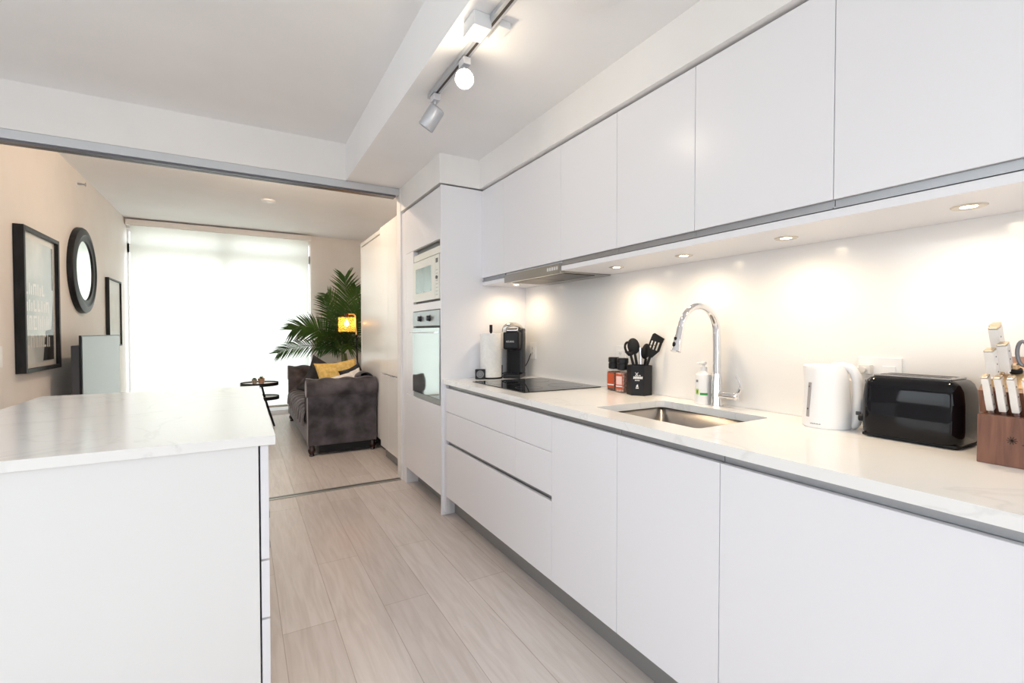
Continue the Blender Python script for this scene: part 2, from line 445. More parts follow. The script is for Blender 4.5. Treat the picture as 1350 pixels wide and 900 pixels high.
# overhead sliding door track and its floor track
t = thing('sliding_door_track', 'long aluminium overhead track under the white header of the wide opening', 'track', (-.9, YP, 2.362))
build(MB().box(XL - 1.6, 1.150, YP, YP + .095, 2.378, ZS - .001, .0015), 'fascia', M_ALUL, t)
build(MB().box(XL - 1.6, 1.125, YP + .012, YP + .05, 2.364, 2.379), 'rail_lip', mat('track_lip', (.16, .16, .18, 1), .4, .8), t)
build(MB().box(XL - 1.6, 1.125, YP + .06, YP + .09, 2.364, 2.379), 'rail_lip', MATS['track_lip'], t)
t = thing('floor_track', 'slim metal floor track crossing the pale plank floor', 'track', (0, YP, 0))
build(MB().box(XL, 1.150, 3.868, 3.935, 0, .006, .001), 'rail', mat('floor_track_metal', (.45, .43, .40, 1), .4, .9), t)
build(MB().box(XL, 1.150, 3.90, 3.912, .0055, .0075), 'groove', M_DARKG, t)

# ------------------------------------------------------------------ base cabinets
XD = 1.183      # base door plane
XC = 1.173      # counter front
ZD0, ZD1 = .134, .865
G = .0022
def door(x, y0, y1, z0, z1, name, parent, m=None):
    return build(MB().box(x, x + .019, y0 + G / 2, y1 - G / 2, z0, z1, .0012, 1), name, m or M_CAB, parent)
def channel_base(y0, y1, parent):
    mb = MB().box(1.205, 1.212, y0, y1, ZD1 - .02, .892).box(1.190, 1.212, y0, y1, ZD1 - .012, ZD1 - .006)
    return build(mb, 'handle_channel', M_ALU, parent)
GRPB = 'handleless white base cabinets under the worktop'
# cooktop drawer unit
t = thing('drawer_cabinet', 'white base cabinet with five drawer fronts under the black cooktop', 'cabinet', (1.5, 2.34, 0))
build(MB().box(1.212, 1.80, 1.713, 2.980, .13, .888), 'body', M_CABIN, t)
door(XD, 2.033, 2.955, .709, ZD1, 'drawer', t); door(XD, 1.713, 2.033, .709, ZD1, 'drawer', t)
door(XD, 2.033, 2.955, .514, .706, 'drawer', t); door(XD, 1.713, 2.033, .514, .706, 'drawer', t)
door(XD, 1.713, 2.955, ZD0, .489, 'drawer', t)
build(MB().box(1.205, 1.213, 1.714, 2.955, .480, .520).box(1.189, 1.206, 1.714, 2.955, .478, .483), 'handle_channel', M_ALU, t)
build(MB().box(XD, 1.213, 2.957, 2.985, .02, .888), 'filler_strip', M_CAB, t)
channel_base(1.714, 2.955, t)
build(MB().box(1.258, 1.27, 1.713, 2.985, 0, .13), 'plinth', M_TOE, t)
for nm, y0, y1, c0, c1, lab in (
    ('base_cabinet', 1.294, 1.713, 1.294, 1.714, 'narrow white single-door base cabinet left of the sink, beside the drawer fronts'),
    ('base_cabinet', .868, 1.294, .868, 1.294, 'white single-door base cabinet below the sink and tap'),
    ('base_cabinet', .06, .868, .06, .868, 'widest white base cabinet door at the right below kettle and toaster'),
    ('base_cabinet', -.6, .06, -.6, .06, None)):
    if lab is None: lab = 'last white base cabinet of the run, beyond the wide one under the knife block'
    t = thing(nm, lab, 'cabinet', (1.5, (y0 + y1) / 2, 0), group=GRPB)
    if 'below the sink' in lab:
        build(MB().box(1.212, 1.23, y0, y1, .13, .888).box(1.212, 1.80, y0, y0 + .018, .13, .888).box(1.212, 1.80, y0, y1, .13, .15), 'body', M_CABIN, t)
    elif 'narrow' in lab:
        build(MB().box(1.212, 1.23, y0, y1, .13, .888).box(1.212, 1.80, y1 - .018, y1, .13, .888).box(1.212, 1.80, y0, y1, .13, .15), 'body', M_CABIN, t)
    else:
        build(MB().box(1.212, 1.80, y0, y1, .13, .888), 'body', M_CABIN, t)
    door(XD, y0, y1, ZD0, ZD1, 'door', t)
    if c1 > c0 + .01: channel_base(c0 + .001, c1 - .001, t)
    build(MB().box(1.258, 1.27, y0, y1, 0, .13), 'plinth', M_TOE, t)

# ------------------------------------------------------------------ worktop with sink cut-out
SX0, SX1, SY0, SY1 = 1.297, 1.695, 1.035, 1.555
def worktop():
    b = bmesh.new()
    def rr(x0, x1, y0, y1, r, n=6):
        pts = []
        for cx, cy, a0 in ((x1 - r, y1 - r, 0), (x0 + r, y1 - r, 90), (x0 + r, y0 + r, 180), (x1 - r, y0 + r, 270)):
            for k in range(n + 1):
                a = math.radians(a0 + 90 * k / n); pts.append((cx + r * math.cos(a), cy + r * math.sin(a)))
        return pts
    inner = rr(SX0, SX1, SY0, SY1, .018)
    n = len(inner)
    x0, x1, y0, y1 = XC, XW - .009, -.6, 2.984
    out = []
    cx, cy = (SX0 + SX1) / 2, (SY0 + SY1) / 2
    m = MB()
    # four slabs round the hole plus corner fillets: one continuous mesh
    m.box(x0, SX0, y0, y1, .892, .922).box(SX1, x1, y0, y1, .892, .922)
    m.box(SX0, SX1, SY1, y1, .892, .922).box(SX0, SX1, y0, SY0, .892, .922)
    r = .022
    for qx, qy, sx, sy in ((SX0, SY0, 1, 1), (SX1, SY0, -1, 1), (SX0, SY1, 1, -1), (SX1, SY1, -1, -1)):
        poly = [(qx, qy)]
        for k in range(7):
            a = math.radians(90 * k / 6)
            poly.append((qx + sx * (r - r * math.sin(a)), qy + sy * (r - r * math.cos(a))))
        m.prism(poly, .892, .922, 'z')
    bmesh.ops.remove_doubles(m.bm, verts=m.bm.verts, dist=1e-5)
    return m
tag(build(worktop(), 'worktop', M_QUARTZ, smooth=False), 'long white quartz worktop along the right wall with a sink cut-out', 'countertop')
# undermount sink
def sink():
    m = MB(); x0, x1, y0, y1, zt, zb = SX0 - .002, SX1 + .002, SY0 - .002, SY1 + .002, .891, .70
    r = .02
    def ring(z, ins, r):
        pts = []
        for cx, cy, a0 in ((x1 - ins - r, y1 - ins - r, 0), (x0 + ins + r, y1 - ins - r, 90), (x0 + ins + r, y0 + ins + r, 180), (x1 - ins - r, y0 + ins + r, 270)):
            for k in range(6):
                a = math.radians(a0 + 90 * k / 5); pts.append((cx + r * math.cos(a), cy + r * math.sin(a), z))
        return pts
    b = m.bm; R = [[b.verts.new(p) for p in ring(*a)] for a in ((zt, 0, .02), (zb + .02, .004, .02), (zb + .005, .01, .02), (zb, .025, .02))]
    n = len(R[0])
    for A, B in zip(R, R[1:]):
        for k in range(n): b.faces.new((A[k], A[(k + 1) % n], B[(k + 1) % n], B[k]))
    b.faces.new(R[-1])
    bmesh.ops.recalc_face_normals(b, faces=b.faces)
    return m
t = thing('kitchen_sink', 'undermounted brushed steel sink sunk in the white worktop', 'sink', (1.5, 1.29, .70))
o = build(sink(), 'basin', M_STEEL, t); sm = o.modifiers.new('s', 'SOLIDIFY'); sm.thickness = .002; sm.offset = 1
build(MB().lathe([(.045, .004), (.045, .001), (.03, .001), (.026, -.006), (0, -.006)], (1.55, 1.30, .7015)), 'drain', M_CHROME, t)

# ------------------------------------------------------------------ upper cabinets
XU = 1.469; ZU0, ZU1 = 1.618, 2.224
ups = [(2.671, 2.985), (2.047, 2.671), (1.616, 2.047), (1.195, 1.616), (.719, 1.195), (.10, .719), (-.5, .10)]
uplab = ['narrow white upper cabinet at the far end against the tall oven cabinet', 'white upper cabinet door directly above the steel extractor hood',
         'white upper cabinet immediately to the right of the hood', 'white upper cabinet above the spice grinders and utensil holder',
         'white upper cabinet above the tap and sink', 'large white upper cabinet at the top right above kettle and toaster',
         'white upper cabinet at the near end of the row, over the knife block']
for (y0, y1), lab in zip(ups, uplab):
    t = thing('upper_cabinet', lab, 'cabinet', (1.65, (y0 + y1) / 2, 1.60), group='handleless white wall cabinets over the worktop')
    build(MB().box(XU + .021, XW - .001, y0 + .0005, y1 - .0005, 1.602, ZU1 + .002), 'body', M_CABIN, t)
    door(XU, y0, y1, ZU0, ZU1, 'door', t)
    if not (2.0 < y0 < 2.2):
        build(MB().box(XU + .012, XU + .02, y0 + .001, y1 - .001, 1.592, 1.628).box(XU + .001, XU + .012, y0 + .001, y1 - .001, 1.592, 1.597), 'handle_channel', M_ALU, t)
# light shelf below the uppers
def shelf(y0, y1, lab):
    o = build(MB().box(XU + .004, XW - .0095, y0, y1, 1.5655, 1.5905, .001, 1), 'light_shelf', M_CAB)
    return tag(o, lab, 'shelf panel')
shelf(2.671, 2.984, 'short white panel under the end wall cabinet, left of the hood')
shelf(-.5, 2.047, 'long white panel with recessed lights under the wall cabinets')
# backsplash
tag(build(MB().box(XW - .008, XW - .0005, -.6, 2.984, .9225, 1.60), 'backsplash', M_BACKS), 'glossy plain white backsplash panel behind the worktop', 'backsplash')

# recessed under-cabinet lights
def downlight(y, lab, first=[None]):
    x = 1.638
    if first[0] is None:
        t = thing('recessed_light', lab, 'light', (x, y, 1.565), group='recessed lights under the wall cabinets')
        build(MB().lathe([(.017, .0002), (.019, -.0016), (.034, -.0030), (.037, .0), (.037, .0005)], (x, y, 1.565)), 'trim_ring', mat('satin_ring', (.62, .58, .52, 1), .35, .9), t)
        build(MB().lathe([(0, -.0010), (.017, -.0010), (.0175, .0003)], (x, y, 1.565)), 'lens', M_DOWN, t)
        first[0] = t
    else: copy_thing(first[0], (x, y, 1.565), lab)
    light('SPOT', 'under_cabinet_light', (x, y, 1.556), 4.5, (1.0, .77, .50), .02, rot=(0, 0, 0), spot=math.radians(172), blend=.9)
for y, lab in ((.477, 'recessed light nearest the camera, above the kettle and toaster'), (.95, 'round recessed light above the sink, second from the right'),
               (1.385, 'small recessed light above the tap, third from the right'), (1.80, 'small recessed light just right of the extractor hood'),
               (2.80, 'recessed light left of the hood above the coffee machine')):
    downlight(y, lab)

# extractor hood
t = thing('extractor_hood', 'slim pull-out stainless extractor hood over the cooktop', 'extractor hood', (1.6, 2.36, 1.56))
build(MB().box(1.50, XW - .01, 2.052, 2.666, 1.560, 1.600, .002), 'body', M_HOOD, t)
build(MB().box(1.470, 1.498, 2.052, 2.666, 1.554, 1.606, .002), 'front_bar', M_HOOD, t)
f = build(MB().box(1.515, 1.73, 2.08, 2.355, 1.556, 1.561, .001).box(1.515, 1.73, 2.365, 2.64, 1.556, 1.561, .001), 'filter', mat('hood_filter', (.13, .115, .10, 1), .4, 1.0), t)
c = MB()
for k in range(5): c.box(1.4685, 1.4702, 2.072 + k * .022, 2.087 + k * .022, 1.574, 1.592, .0005, 1)
build(c, 'control_button', mat('hood_buttons', (.70, .70, .70, 1), .4), t)
build(MB().cyl((1.505, 2.058, 1.562), .006, .006), 'screw_cap', M_BLACK, t)

# ------------------------------------------------------------------ cooktop
t = thing('cooktop', 'black glass induction cooktop set in the far end of the worktop', 'cooktop', (1.53, 2.40, .922))
build(MB().box(1.269, 1.790, 2.092, 2.718, .9222, .927, .0012, 1), 'glass', M_COOK, t)
for x, y, r in ((1.40, 2.25, .075), (1.40, 2.55, .10), (1.65, 2.25, .10), (1.65, 2.55, .075)):
    build(MB().lathe([(r, .0001), (r, .0003), (r + .0015, .0003), (r + .0015, .0001)], (x, y, .927), 48), 'zone_ring', M_DARKG, t)

# ------------------------------------------------------------------ tall oven cabinet
XT = 1.163
t = thing('tall_cabinet', 'tall white cabinet housing the microwave and oven', 'cabinet', (1.5, 3.38, 0))
build(MB().box(XT, XW - .001, 2.985, 3.002, 0, 2.226, .001, 1), 'end_panel', M_CAB, t)
build(MB().box(XT, XW - .001, 3.770, 3.868, 0, 2.215, .001, 1), 'filler_panel', M_CAB, t)
build(MB().box(1.60, XW - .002, 3.002, 3.77, .13, 2.215), 'body', M_CABIN, t)
build(MB().box(XT, XT + .019, 3.004, 3.768, 1.870, 2.218, .0012, 1), 'door', M_CAB, t)
build(MB().box(XT, XT + .019, 3.004, 3.768, .131, .738, .0012, 1), 'door', M_CAB, t)
fr = MB().box(XT + .001, XT + .02, 3.575, 3.768, .74, 1.868).box(XT + .001, 1.6, 3.003, 3.575, 1.398, 1.452)
fr.box(XT + .02, 1.6, 3.575, 3.768, .74, 1.868).box(XT + .02, 1.6, 3.004, 3.575, .70, .74)
build(fr, 'niche_frame', M_CAB, t)
build(MB().box(1.263, 1.275, 3.002, 3.77, 0, .13), 'plinth', M_TOE, t)
build(MB().box(1.166, 1.6, 3.004, 3.575, 1.862, 1.868).box(1.20, 1.21, 3.004, 3.575, 1.80, 1.866), 'niche_top', mat('niche_grey', (.30, .31, .30, 1), .5), t)
# oven
t = thing('oven', 'built-in mirror-glass oven with two knobs below the microwave', 'oven', (1.3, 3.29, .745))
build(MB().box(XT + .02, 1.59, 3.010, 3.570, .745, 1.394), 'body', M_DARKG, t)
p = build(MB().box(XT - .006, XT + .02, 3.006, 3.573, 1.284, 1.392, .002), 'control_panel', M_OVENP, t)
for y in (3.193, 3.388):
    build(MB().cyl((XT - .006, y, 1.338), .024, -.006 + .012, 'x').cyl((XT - .030, y, 1.338), .019, .024, 'x', bev=.003), 'knob', mat('knob_dark', (.07, .07, .075, 1), .25, .8), t)
d = build(MB().box(XT - .008, XT + .018, 3.006, 3.573, .782, 1.270, .002), 'door', M_OVENGL, t)
build(MB().cyl((XT - .036, 3.03, 1.238), .006, .52, 'y').box(XT - .034, XT - .008, 3.05, 3.062, 1.233, 1.243).box(XT - .034, XT - .008, 3.518, 3.53, 1.233, 1.243), 'handle', M_CHROME, d)
build(MB().box(XT - .002, XT + .02, 3.006, 3.573, .742, .778, .001), 'lower_trim', mat('oven_trim', (.45, .47, .46, 1), .35, .7), t)
# microwave
t = thing('microwave', 'built-in cream white microwave above the oven', 'microwave', (1.3, 3.29, 1.455))
build(MB().box(XT + .02, 1.59, 3.012, 3.568, 1.456, 1.80), 'body', M_DARKG, t)
build(MB().box(XT + .006, XT + .02, 3.006, 3.573, 1.778, 1.826, .001), 'top_trim', M_MICRO, t)
d = build(MB().box(XT - .004, XT + .018, 3.09, 3.568, 1.468, 1.770, .002), 'door', M_MICRO, t)
build(MB().box(XT - .0055, XT - .003, 3.166, 3.500, 1.530, 1.713, .0008, 1), 'pane', M_MICROGL, d)
p = build(MB().box(XT - .004, XT + .018, 3.014, 3.087, 1.468, 1.770, .002), 'control_panel', M_MICRO, t)
build(MB().box(XT - .0055, XT - .0035, 3.034, 3.072, 1.715, 1.745), 'display', M_DARKG, p)
for k in range(8):
    build(MB().box(XT - .0052, XT - .0035, 3.034, 3.070, 1.495 + k * .024, 1.4985 + k * .024), 'button', M_GREYP, p)
build(MB().cyl((XT - .012, 3.051, 1.618 - .004), .012, .009, 'x'), 'dial', M_DARKG, p)

# ------------------------------------------------------------------ living room wardrobes
M_CABW = mat('wardrobe_lacquer', (.80, .785, .765, 1), 0.22, Specular_IOR_Level=0.4)
t = thing('wardrobe', 'near tall white wardrobe with paired upper and lower doors beside the opening', 'wardrobe', (1.5, 4.4, 0))
build(MB().box(1.212, XW - .001, 4.12, 4.70, .11, 2.262), 'body', M_CABIN, t)
for y0, y1 in ((4.12, 4.41), (4.41, 4.70)):
    d1 = door(1.19, y0, y1, .842, 2.262, 'door', t, M_CABW); d2 = door(1.19, y0, y1, .115, .832, 'door', t, M_CABW)
    yy = (y0 + y1) / 2
    build(MB().box(1.172, 1.19, yy - .03, yy + .03, .834, .838, .0008, 1), 'handle', M_CHROME, d1)
build(MB().box(1.24, 1.255, 4.12, 4.70, 0, .11), 'plinth', M_TOE, t)
build(MB().box(1.19, XW - .001, 3.972, 4.118, 0, 2.262), 'filler_panel', M_CABW, t)
t = thing('wardrobe', 'far tall white wall unit behind the sofa catching the lamp glow', 'wardrobe', (1.5, 5.25, 0))
build(MB().box(1.272, XW - .001, 4.702, 5.80, .11, 2.253), 'body', M_CABIN, t)
door(1.25, 4.702, 5.80, .115, 2.243, 'door', t, M_CABW)
build(MB().box(1.245, XW - .001, 4.702, 5.82, 2.256, 2.297, .001, 1), 'top_panel', M_CABW, t)
build(MB().box(1.245, XW - .001, 5.80, 5.82, 0, 2.256, .001, 1), 'side_panel', M_CABW, t)
build(MB().box(1.30, 1.31, 4.702, 5.80, 0, .11), 'plinth', M_BLACKM, t)

# ------------------------------------------------------------------ island
M_CABI = mat('island_lacquer', (.80, .80, .80, 1), 0.3, Specular_IOR_Level=0.35)
t = thing('kitchen_island', 'white kitchen island with drawer fronts at its right side', 'kitchen island', (-.39, 2.4, 0))
build(MB().box(-.83, .041, 1.650, 1.672, 0, .888, .001, 1), 'end_panel', M_CABI, t)
build(MB().box(-.83, .020, 1.672, 3.14, .02, .888), 'body', M_CABIN, t)
build(MB().box(-.83, .041, 3.14, 3.16, 0, .888, .001, 1), 'end_panel', M_CAB, t)
for y0, y1 in ((1.650, 2.40), (2.40, 3.16)):
    for z0, z1 in ((.530, .886), (.345, .524), (.03, .338)):
        dr = build(MB().box(.046, .069, y0 + .0015, y1 - .0015, z0, z1, .0012, 1), 'drawer', M_CAB, t)
        yc = (y0 + y1) / 2
        hb = .022
        if z0 < .1: continue
        zz = z1 - .06 if z0 < .5 else z0 + .045
        build(MB().box(.069, .082, yc + .10, yc + .104, zz - .012, zz + .012).box(.069, .082, yc - .104, yc - .10, zz - .012, zz + .012).box(.078, .083, yc - .104, yc + .104, zz - .012, zz + .012), 'handle', M_ALU, dr)
o = build(MB().box(-.868, .088, 1.635, 3.19, .890, .920, .0015), 'island_worktop', M_QUARTZ)
tag(o, 'white quartz worktop slab on top of the island, faintly veined', 'countertop')

# ------------------------------------------------------------------ track lighting
t = thing('track_light_rail', 'silver ceiling track rail with a dark slot on the soffit', 'track rail', (.84, 0, ZS))
build(MB().box(.822, .858, -1.5, 2.29, ZS - .022, ZS, .001, 1), 'rail', M_ALUL, t)
build(MB().box(.836, .847, -1.5, 2.287, ZS - .0228, ZS - .0215), 'slot', mat('slot_dark', (.04, .03, .025, 1), .5), t)
build(MB().box(.756, .83, 1.60, 1.70, ZS - .055, ZS, .004).box(.862, .912, 1.60, 1.70, ZS - .03, ZS, .004), 'power_feed_box', mat('feed_box', (.72, .74, .76, 1), .4), t)
M_CAN = mat('spot_can', (.48, .50, .54, 1), 0.4, 0.5)
def track_spot(y, aim, label, lit):
    t = thing('track_spotlight', label, 'spotlight', (.842, y, ZS - .024), group=None)
    build(MB().box(.826, .86, y - .028, y + .028, ZS - .056, ZS - .0235, .003), 'adapter', mat('spot_adapter', (.66, .67, .71, 1), .4, .3), t)
    build(MB().cyl((.842, y, ZS - .075), .006, .022), 'stem', MATS['spot_adapter'], t)
    a = Vector(aim).normalized(); piv = Vector((.842, y, ZS - .078))
    st = piv - a * .022 + Vector((0, 0, -.028))
    can = MB().lathe([(0, -.004), (.028, -.004), (.037, .0), (.040, .006), (.040, .106), (.0385, .110), (.036, .110), (.035, .090), (0, .090)], st, 36, axis=a)
    build(can, 'lamp_head', M_CAN, t)
    fm = MB().lathe([(.033, .0), (.0335, .004), (0, .012)], st + a * .0905, 32, axis=a)
    build(fm, 'bulb', M_TRACKB if lit else mat('unlit_reflector', (.5, .5, .5, 1), .2, .8), t)
    return t, st, a
track_spot(2.235, (-.42, .42, -.80), 'unlit grey cylinder spotlight at the far end of the ceiling track', False)
t, st, a = track_spot(1.88, (-.36, -.80, -.47), 'lit track spotlight glowing warm, aimed toward the camera', True)
light('SPOT', 'track_spot_light', st + a * .118, 22, (1.0, .86, .66), .03, to=st + a * 2, spot=math.radians(100), blend=.9)
light('POINT', 'track_spill', st + a * .17, 2.0, (1.0, .84, .62), .03)

# ceiling fittings
def disc(x, y, z, r, lab, cat, nm):
    t = thing(nm, lab, cat, (x, y, z))
    build(MB().lathe([(r, 0), (r, -.012), (r * .93, -.02), (r * .6, -.026), (0, -.028)], (x, y, z), 40), 'cover', M_WHITEP, t)
    build(MB().lathe([(r * 1.06, 0), (r * 1.06, -.006), (r, -.006)], (x, y, z), 40), 'base_plate', M_WHITEP, t)
disc(1.095, 1.31, ZS, .080, 'white round smoke detector on the soffit above the wall cabinets', 'smoke detector', 'smoke_detector')
disc(.276, 5.99, ZC, .075, 'flat white round detector on the living room ceiling', 'smoke detector', 'ceiling_detector')
t = thing('sprinkler_head', 'small metal sprinkler sticking out high on the left wall', 'sprinkler', (XL, 5.76, 2.60))
build(MB().cyl((XL, 5.76, 2.60), .028, .006, 'x'), 'escutcheon', M_WHITEP, t)
build(MB().cyl((XL + .006, 5.76, 2.60), .010, .03, 'x').tube([(XL + .03, 5.748, 2.60), (XL + .05, 5.742, 2.60), (XL + .062, 5.76, 2.60), (XL + .05, 5.778, 2.60), (XL + .03, 5.772, 2.60)], .004, 8).cyl((XL + .060, 5.76, 2.60), .018, .004, 'x'), 'nozzle', M_GREYP, t)

# ------------------------------------------------------------------ outlets and switches
def plate(x, y, z, w, h, lab, kind):
    t = thing('wall_outlet' if kind != 'switch' else 'light_switch', lab, 'outlet' if kind != 'switch' else 'switch', (x, y, z))
    build(MB().box(x - .006, x, y - w / 2, y + w / 2, z - h / 2, z + h / 2, .002), 'cover_plate', M_WHITEP, t)
    return t
XS = XW - .008
def duplex(t, y, z):
    r = build(MB().box(XS - .0085, XS - .005, y - .017, y + .017, z - .034, z + .034, .0015), 'socket', M_WHITEP, t)
    s = MB()
    for dz in (-.018, .018):
        for dy in (-.006, .006): s.box(XS - .0092, XS - .008, y + dy - .001, y + dy + .001, z + dz - .004, z + dz + .004)
        s.cyl((XS - .0092, y, z + dz - .009), .002, .001, 'x', seg=10)
    build(s, 'slots', M_DARKG, r)
t = plate(XS, 2.875, 1.107, .075, .12, 'white wall outlet beside the coffee machine', 'outlet'); duplex(t, 2.875, 1.107)
t = plate(XS, 1.965, 1.105, .075, .12, 'white outlet on the backsplash behind the spice grinders', 'outlet'); duplex(t, 1.965, 1.105)
t = plate(XS, .745, 1.095, .125, .122, 'double white outlet plate behind the kettle, with a plug in it', 'outlet'); duplex(t, .775, 1.095)
build(MB().box(XS - .009, XS - .005, .698, .734, 1.061, 1.129, .0015), 'rocker', M_WHITEP, t)
t = thing('light_switch', 'white switch plate at the left edge before the framed print', 'switch', (XL, 4.06, 1.085))
build(MB().box(XL, XL + .006, 4.02, 4.125, 1.02, 1.152, .002), 'cover_plate', M_WHITEP, t)
build(MB().box(XL + .006, XL + .010, 4.055, 4.09, 1.05, 1.12, .001), 'rocker', M_WHITEP, t)

# ------------------------------------------------------------------ tap
t = thing('kitchen_tap', 'tall chrome gooseneck tap with pull-down head over the sink', 'tap', (1.767, 1.315, .922))
tx, ty = 1.767, 1.315
build(MB().lathe([(0, 0), (.029, 0), (.029, .003), (.024, .006), (.022, .02), (.022, .105), (.019, .125), (.0165, .14)], (tx, ty, .922), 36), 'base', M_CHROME, t)
pts = [(tx, ty, 1.055), (tx, ty, 1.10), (tx - .001, ty, 1.18), (tx - .004, ty + .0, 1.235)]
R = .112
cx, cz = tx - R - .004, 1.238
for k in range(1, 17):
    a = math.radians(k * 170 / 16)
    pts.append((cx + R * math.cos(a), ty, cz + R * math.sin(a) * .98))
build(MB().tube(pts, [.0165, .0125], 16), 'spout', M_CHROME, t)
e = Vector(pts[-1]); dr = Vector((-.30, 0, -1)).normalized()
h = build(MB().lathe([(.0, -.004), (.0135, -.004), (.0145, .0), (.0145, .03), (.0155, .034), (.0185, .085), (.0205, .10), (.019, .102), (0, .100)], e, 28, axis=dr), 'spray_head', M_CHROME, t)
n = Vector((-.953, 0, .29))
build(MB().sphere(e + dr * .05 + n * .018, .006, (.8, 1, 1.2)).sphere(e + dr * .075 + n * .0185, .007, (.7, 1, 1.5)), 'button', M_BLACK, h)
lv = build(MB().cyl((tx, ty - .015, .972), .0155, .075, (0, -1, .02), bev=.004).sphere((tx, ty - .092, .974), .0185, (1, .6, 1)), 'lever_joint', M_CHROME, t)
build(MB().tube([(tx, ty - .092, .982), (tx, ty - .108, 1.000), (tx, ty - .110, 1.03), (tx, ty - .090, 1.06)], [.0075, .0035], 10, smooth=2), 'lever', M_CHROME, t)

# ------------------------------------------------------------------ soap bottle
t = thing('soap_bottle', 'white pump soap bottle with green print behind the tap', 'soap bottle', (1.775, 1.388, .922))
L0 = (1.775, 1.388, .922)
build(MB().lathe([(0, 0), (.034, 0), (.037, .004), (.037, .118), (.033, .132), (.016, .144), (.013, .148), (0, .148)], L0, 32), 'body', M_WHITEP, t)
build(MB().cyl((1.775, 1.388, 1.068), .0145, .018).cyl((1.775, 1.388, 1.085), .005, .014).box(1.737, 1.784, 1.379, 1.397, 1.097, 1.107, .003).cyl((1.775, 1.388, 1.097), .010, .014, bev=.003), 'pump', M_WHITEP, t)
def wrap(c, r, a0, a1, z0, z1, name, m, parent, n=12):
    mb = MB(); b = mb.bm; V = []
    for k in range(n + 1):
        a = math.radians(a0 + (a1 - a0) * k / n)
        V.append((b.verts.new((c[0] + r * math.cos(a), c[1] + r * math.sin(a), z0)), b.verts.new((c[0] + r * math.cos(a), c[1] + r * math.sin(a), z1))))
    for p, q in zip(V, V[1:]): b.faces.new((p[0], q[0], q[1], p[1]))
    return build(mb, name, m, parent)
wrap(L0, .0374, 195, 245, .964, .974, 'green_band', M_GREEN, t)
wrap(L0, .0374, 163, 186, .966, .990, 'leaf_print', M_LIME, t)
wrap(L0, .0375, 170, 180, .972, .984, 'leaf_print', M_GREEN, t)
wrap(L0, .0374, 163, 182, 1.020, 1.030, 'dark_print', M_INK, t)

# ------------------------------------------------------------------ spice grinders
def grinder(x, y, rz, fill, lab, labm):
    t = thing('spice_grinder', lab, 'spice grinder', (x, y, .922), rz, 'spice grinders beside the cooktop')
    s = .0285
    build(MB().box(-s, s, -s, s, 0, .112, .006, 3).cyl((0, 0, .112), .024, .012), 'jar', M_GLASSC, t, world=False)
    build(MB().box(-s + .003, s - .003, -s + .003, s - .003, .003, .104, .005, 2), 'contents', fill, t, world=False)
    build(MB().box(-s - .0006, -s + .0002, -s + .006, s - .006, .018, .096), 'label_front', labm, t, world=False)
    build(MB().box(-s - .0010, -s - .0004, -s + .008, s - .008, .030, .036), 'label_stripe', M_WPRINT, t, world=False)
    if fill is M_SALT: build(MB().box(-s - .0010, -s - .0004, -s + .010, s - .010, .042, .086), 'label_panel', mat('pale_pink_label', (.74, .52, .50, 1), .5), t, world=False)
    build(MB().lathe([(0, .118), (.0255, .118), (.029, .122), (.029, .145), (.0265, .149), (.0265, .152), (.030, .156), (.030, .176), (.027, .181), (0, .181)], (0, 0, 0), 32), 'grinder_cap', M_BLACK, t, world=False)
grinder(1.765, 1.958, math.radians(12), M_PEPPER, 'left spice grinder with dark peppercorns and an orange label', M_LABR)
grinder(1.745, 1.868, math.radians(8), M_SALT, 'right spice grinder filled with pink salt beside the black utensil holder', M_LABR)

# ------------------------------------------------------------------ utensil crock and utensils
cx, cy = 1.755, 1.758
t = thing('utensil_holder', 'black hexagonal utensil holder with white print beside the grinders', 'utensil holder', (cx, cy, .922), math.radians(0))
poly = [(.063 * math.cos(math.radians(60 * k + 8)), .063 * math.sin(math.radians(60 * k + 8))) for k in range(6)]
hb = MB(); b = hb.bm
outer0 = [b.verts.new((p[0], p[1], 0)) for p in poly]; outer1 = [b.verts.new((p[0], p[1], .150)) for p in poly]
inn1 = [b.verts.new((p[0] * .93, p[1] * .93, .150)) for p in poly]; inn0 = [b.verts.new((p[0] * .93, p[1] * .93, .01)) for p in poly]
for k in range(6):
    j = (k + 1) % 6
    b.faces.new((outer0[k], outer0[j], outer1[j], outer1[k])); b.faces.new((outer1[k], outer1[j], inn1[j], inn1[k])); b.faces.new((inn1[k], inn1[j], inn0[j], inn0[k]))
b.faces.new(outer0[::-1]); b.faces.new(inn0)
build(hb, 'body', M_BLACK, t, world=False)
# printed emblem: crossed utensils over bars of lettering, on the face toward the room
def face_frame(k):
    a = Vector((*poly[k], 0)); c = Vector((*poly[(k + 1) % 6], 0)); mid = (a + c) / 2; nrm = mid.normalized(); tang = Vector((0, 0, 1)).cross(nrm)
    return mid, nrm, tang
mid, nrm, tang = face_frame(3)
def decal(mb, u0, u1, z0, z1, sl=0):
    o = mid + nrm * .0006
    ps = [o + tang * u0 + Vector((0, 0, z0)), o + tang * u1 + Vector((0, 0, z0)), o + tang * (u1 + sl) + Vector((0, 0, z1)), o + tang * (u0 + sl) + Vector((0, 0, z1))]
    mb.quad(*ps)
d = MB()
decal(d, -.014, -.011, .100, .116, .014); decal(d, .000, .003, .100, .116, -.014); decal(d, -.012, .000, .099, .101); decal(d, .004, .014, .100, .103)
for u in (-.022, -.0155, -.009, -.0025, .004, .0105, .017): decal(d, u, u + .0050, .084, .096, .001)
for u in (-.014, -.008, -.002, .004): decal(d, u, u + .004, .074, .079)
decal(d, -.008, .002, .044, .050); decal(d, -.006, .000, .050, .056, .002); decal(d, -.010, .004, .036, .041)
build(d, 'printed_emblem', M_WPRINT, t, world=False, smooth=False)
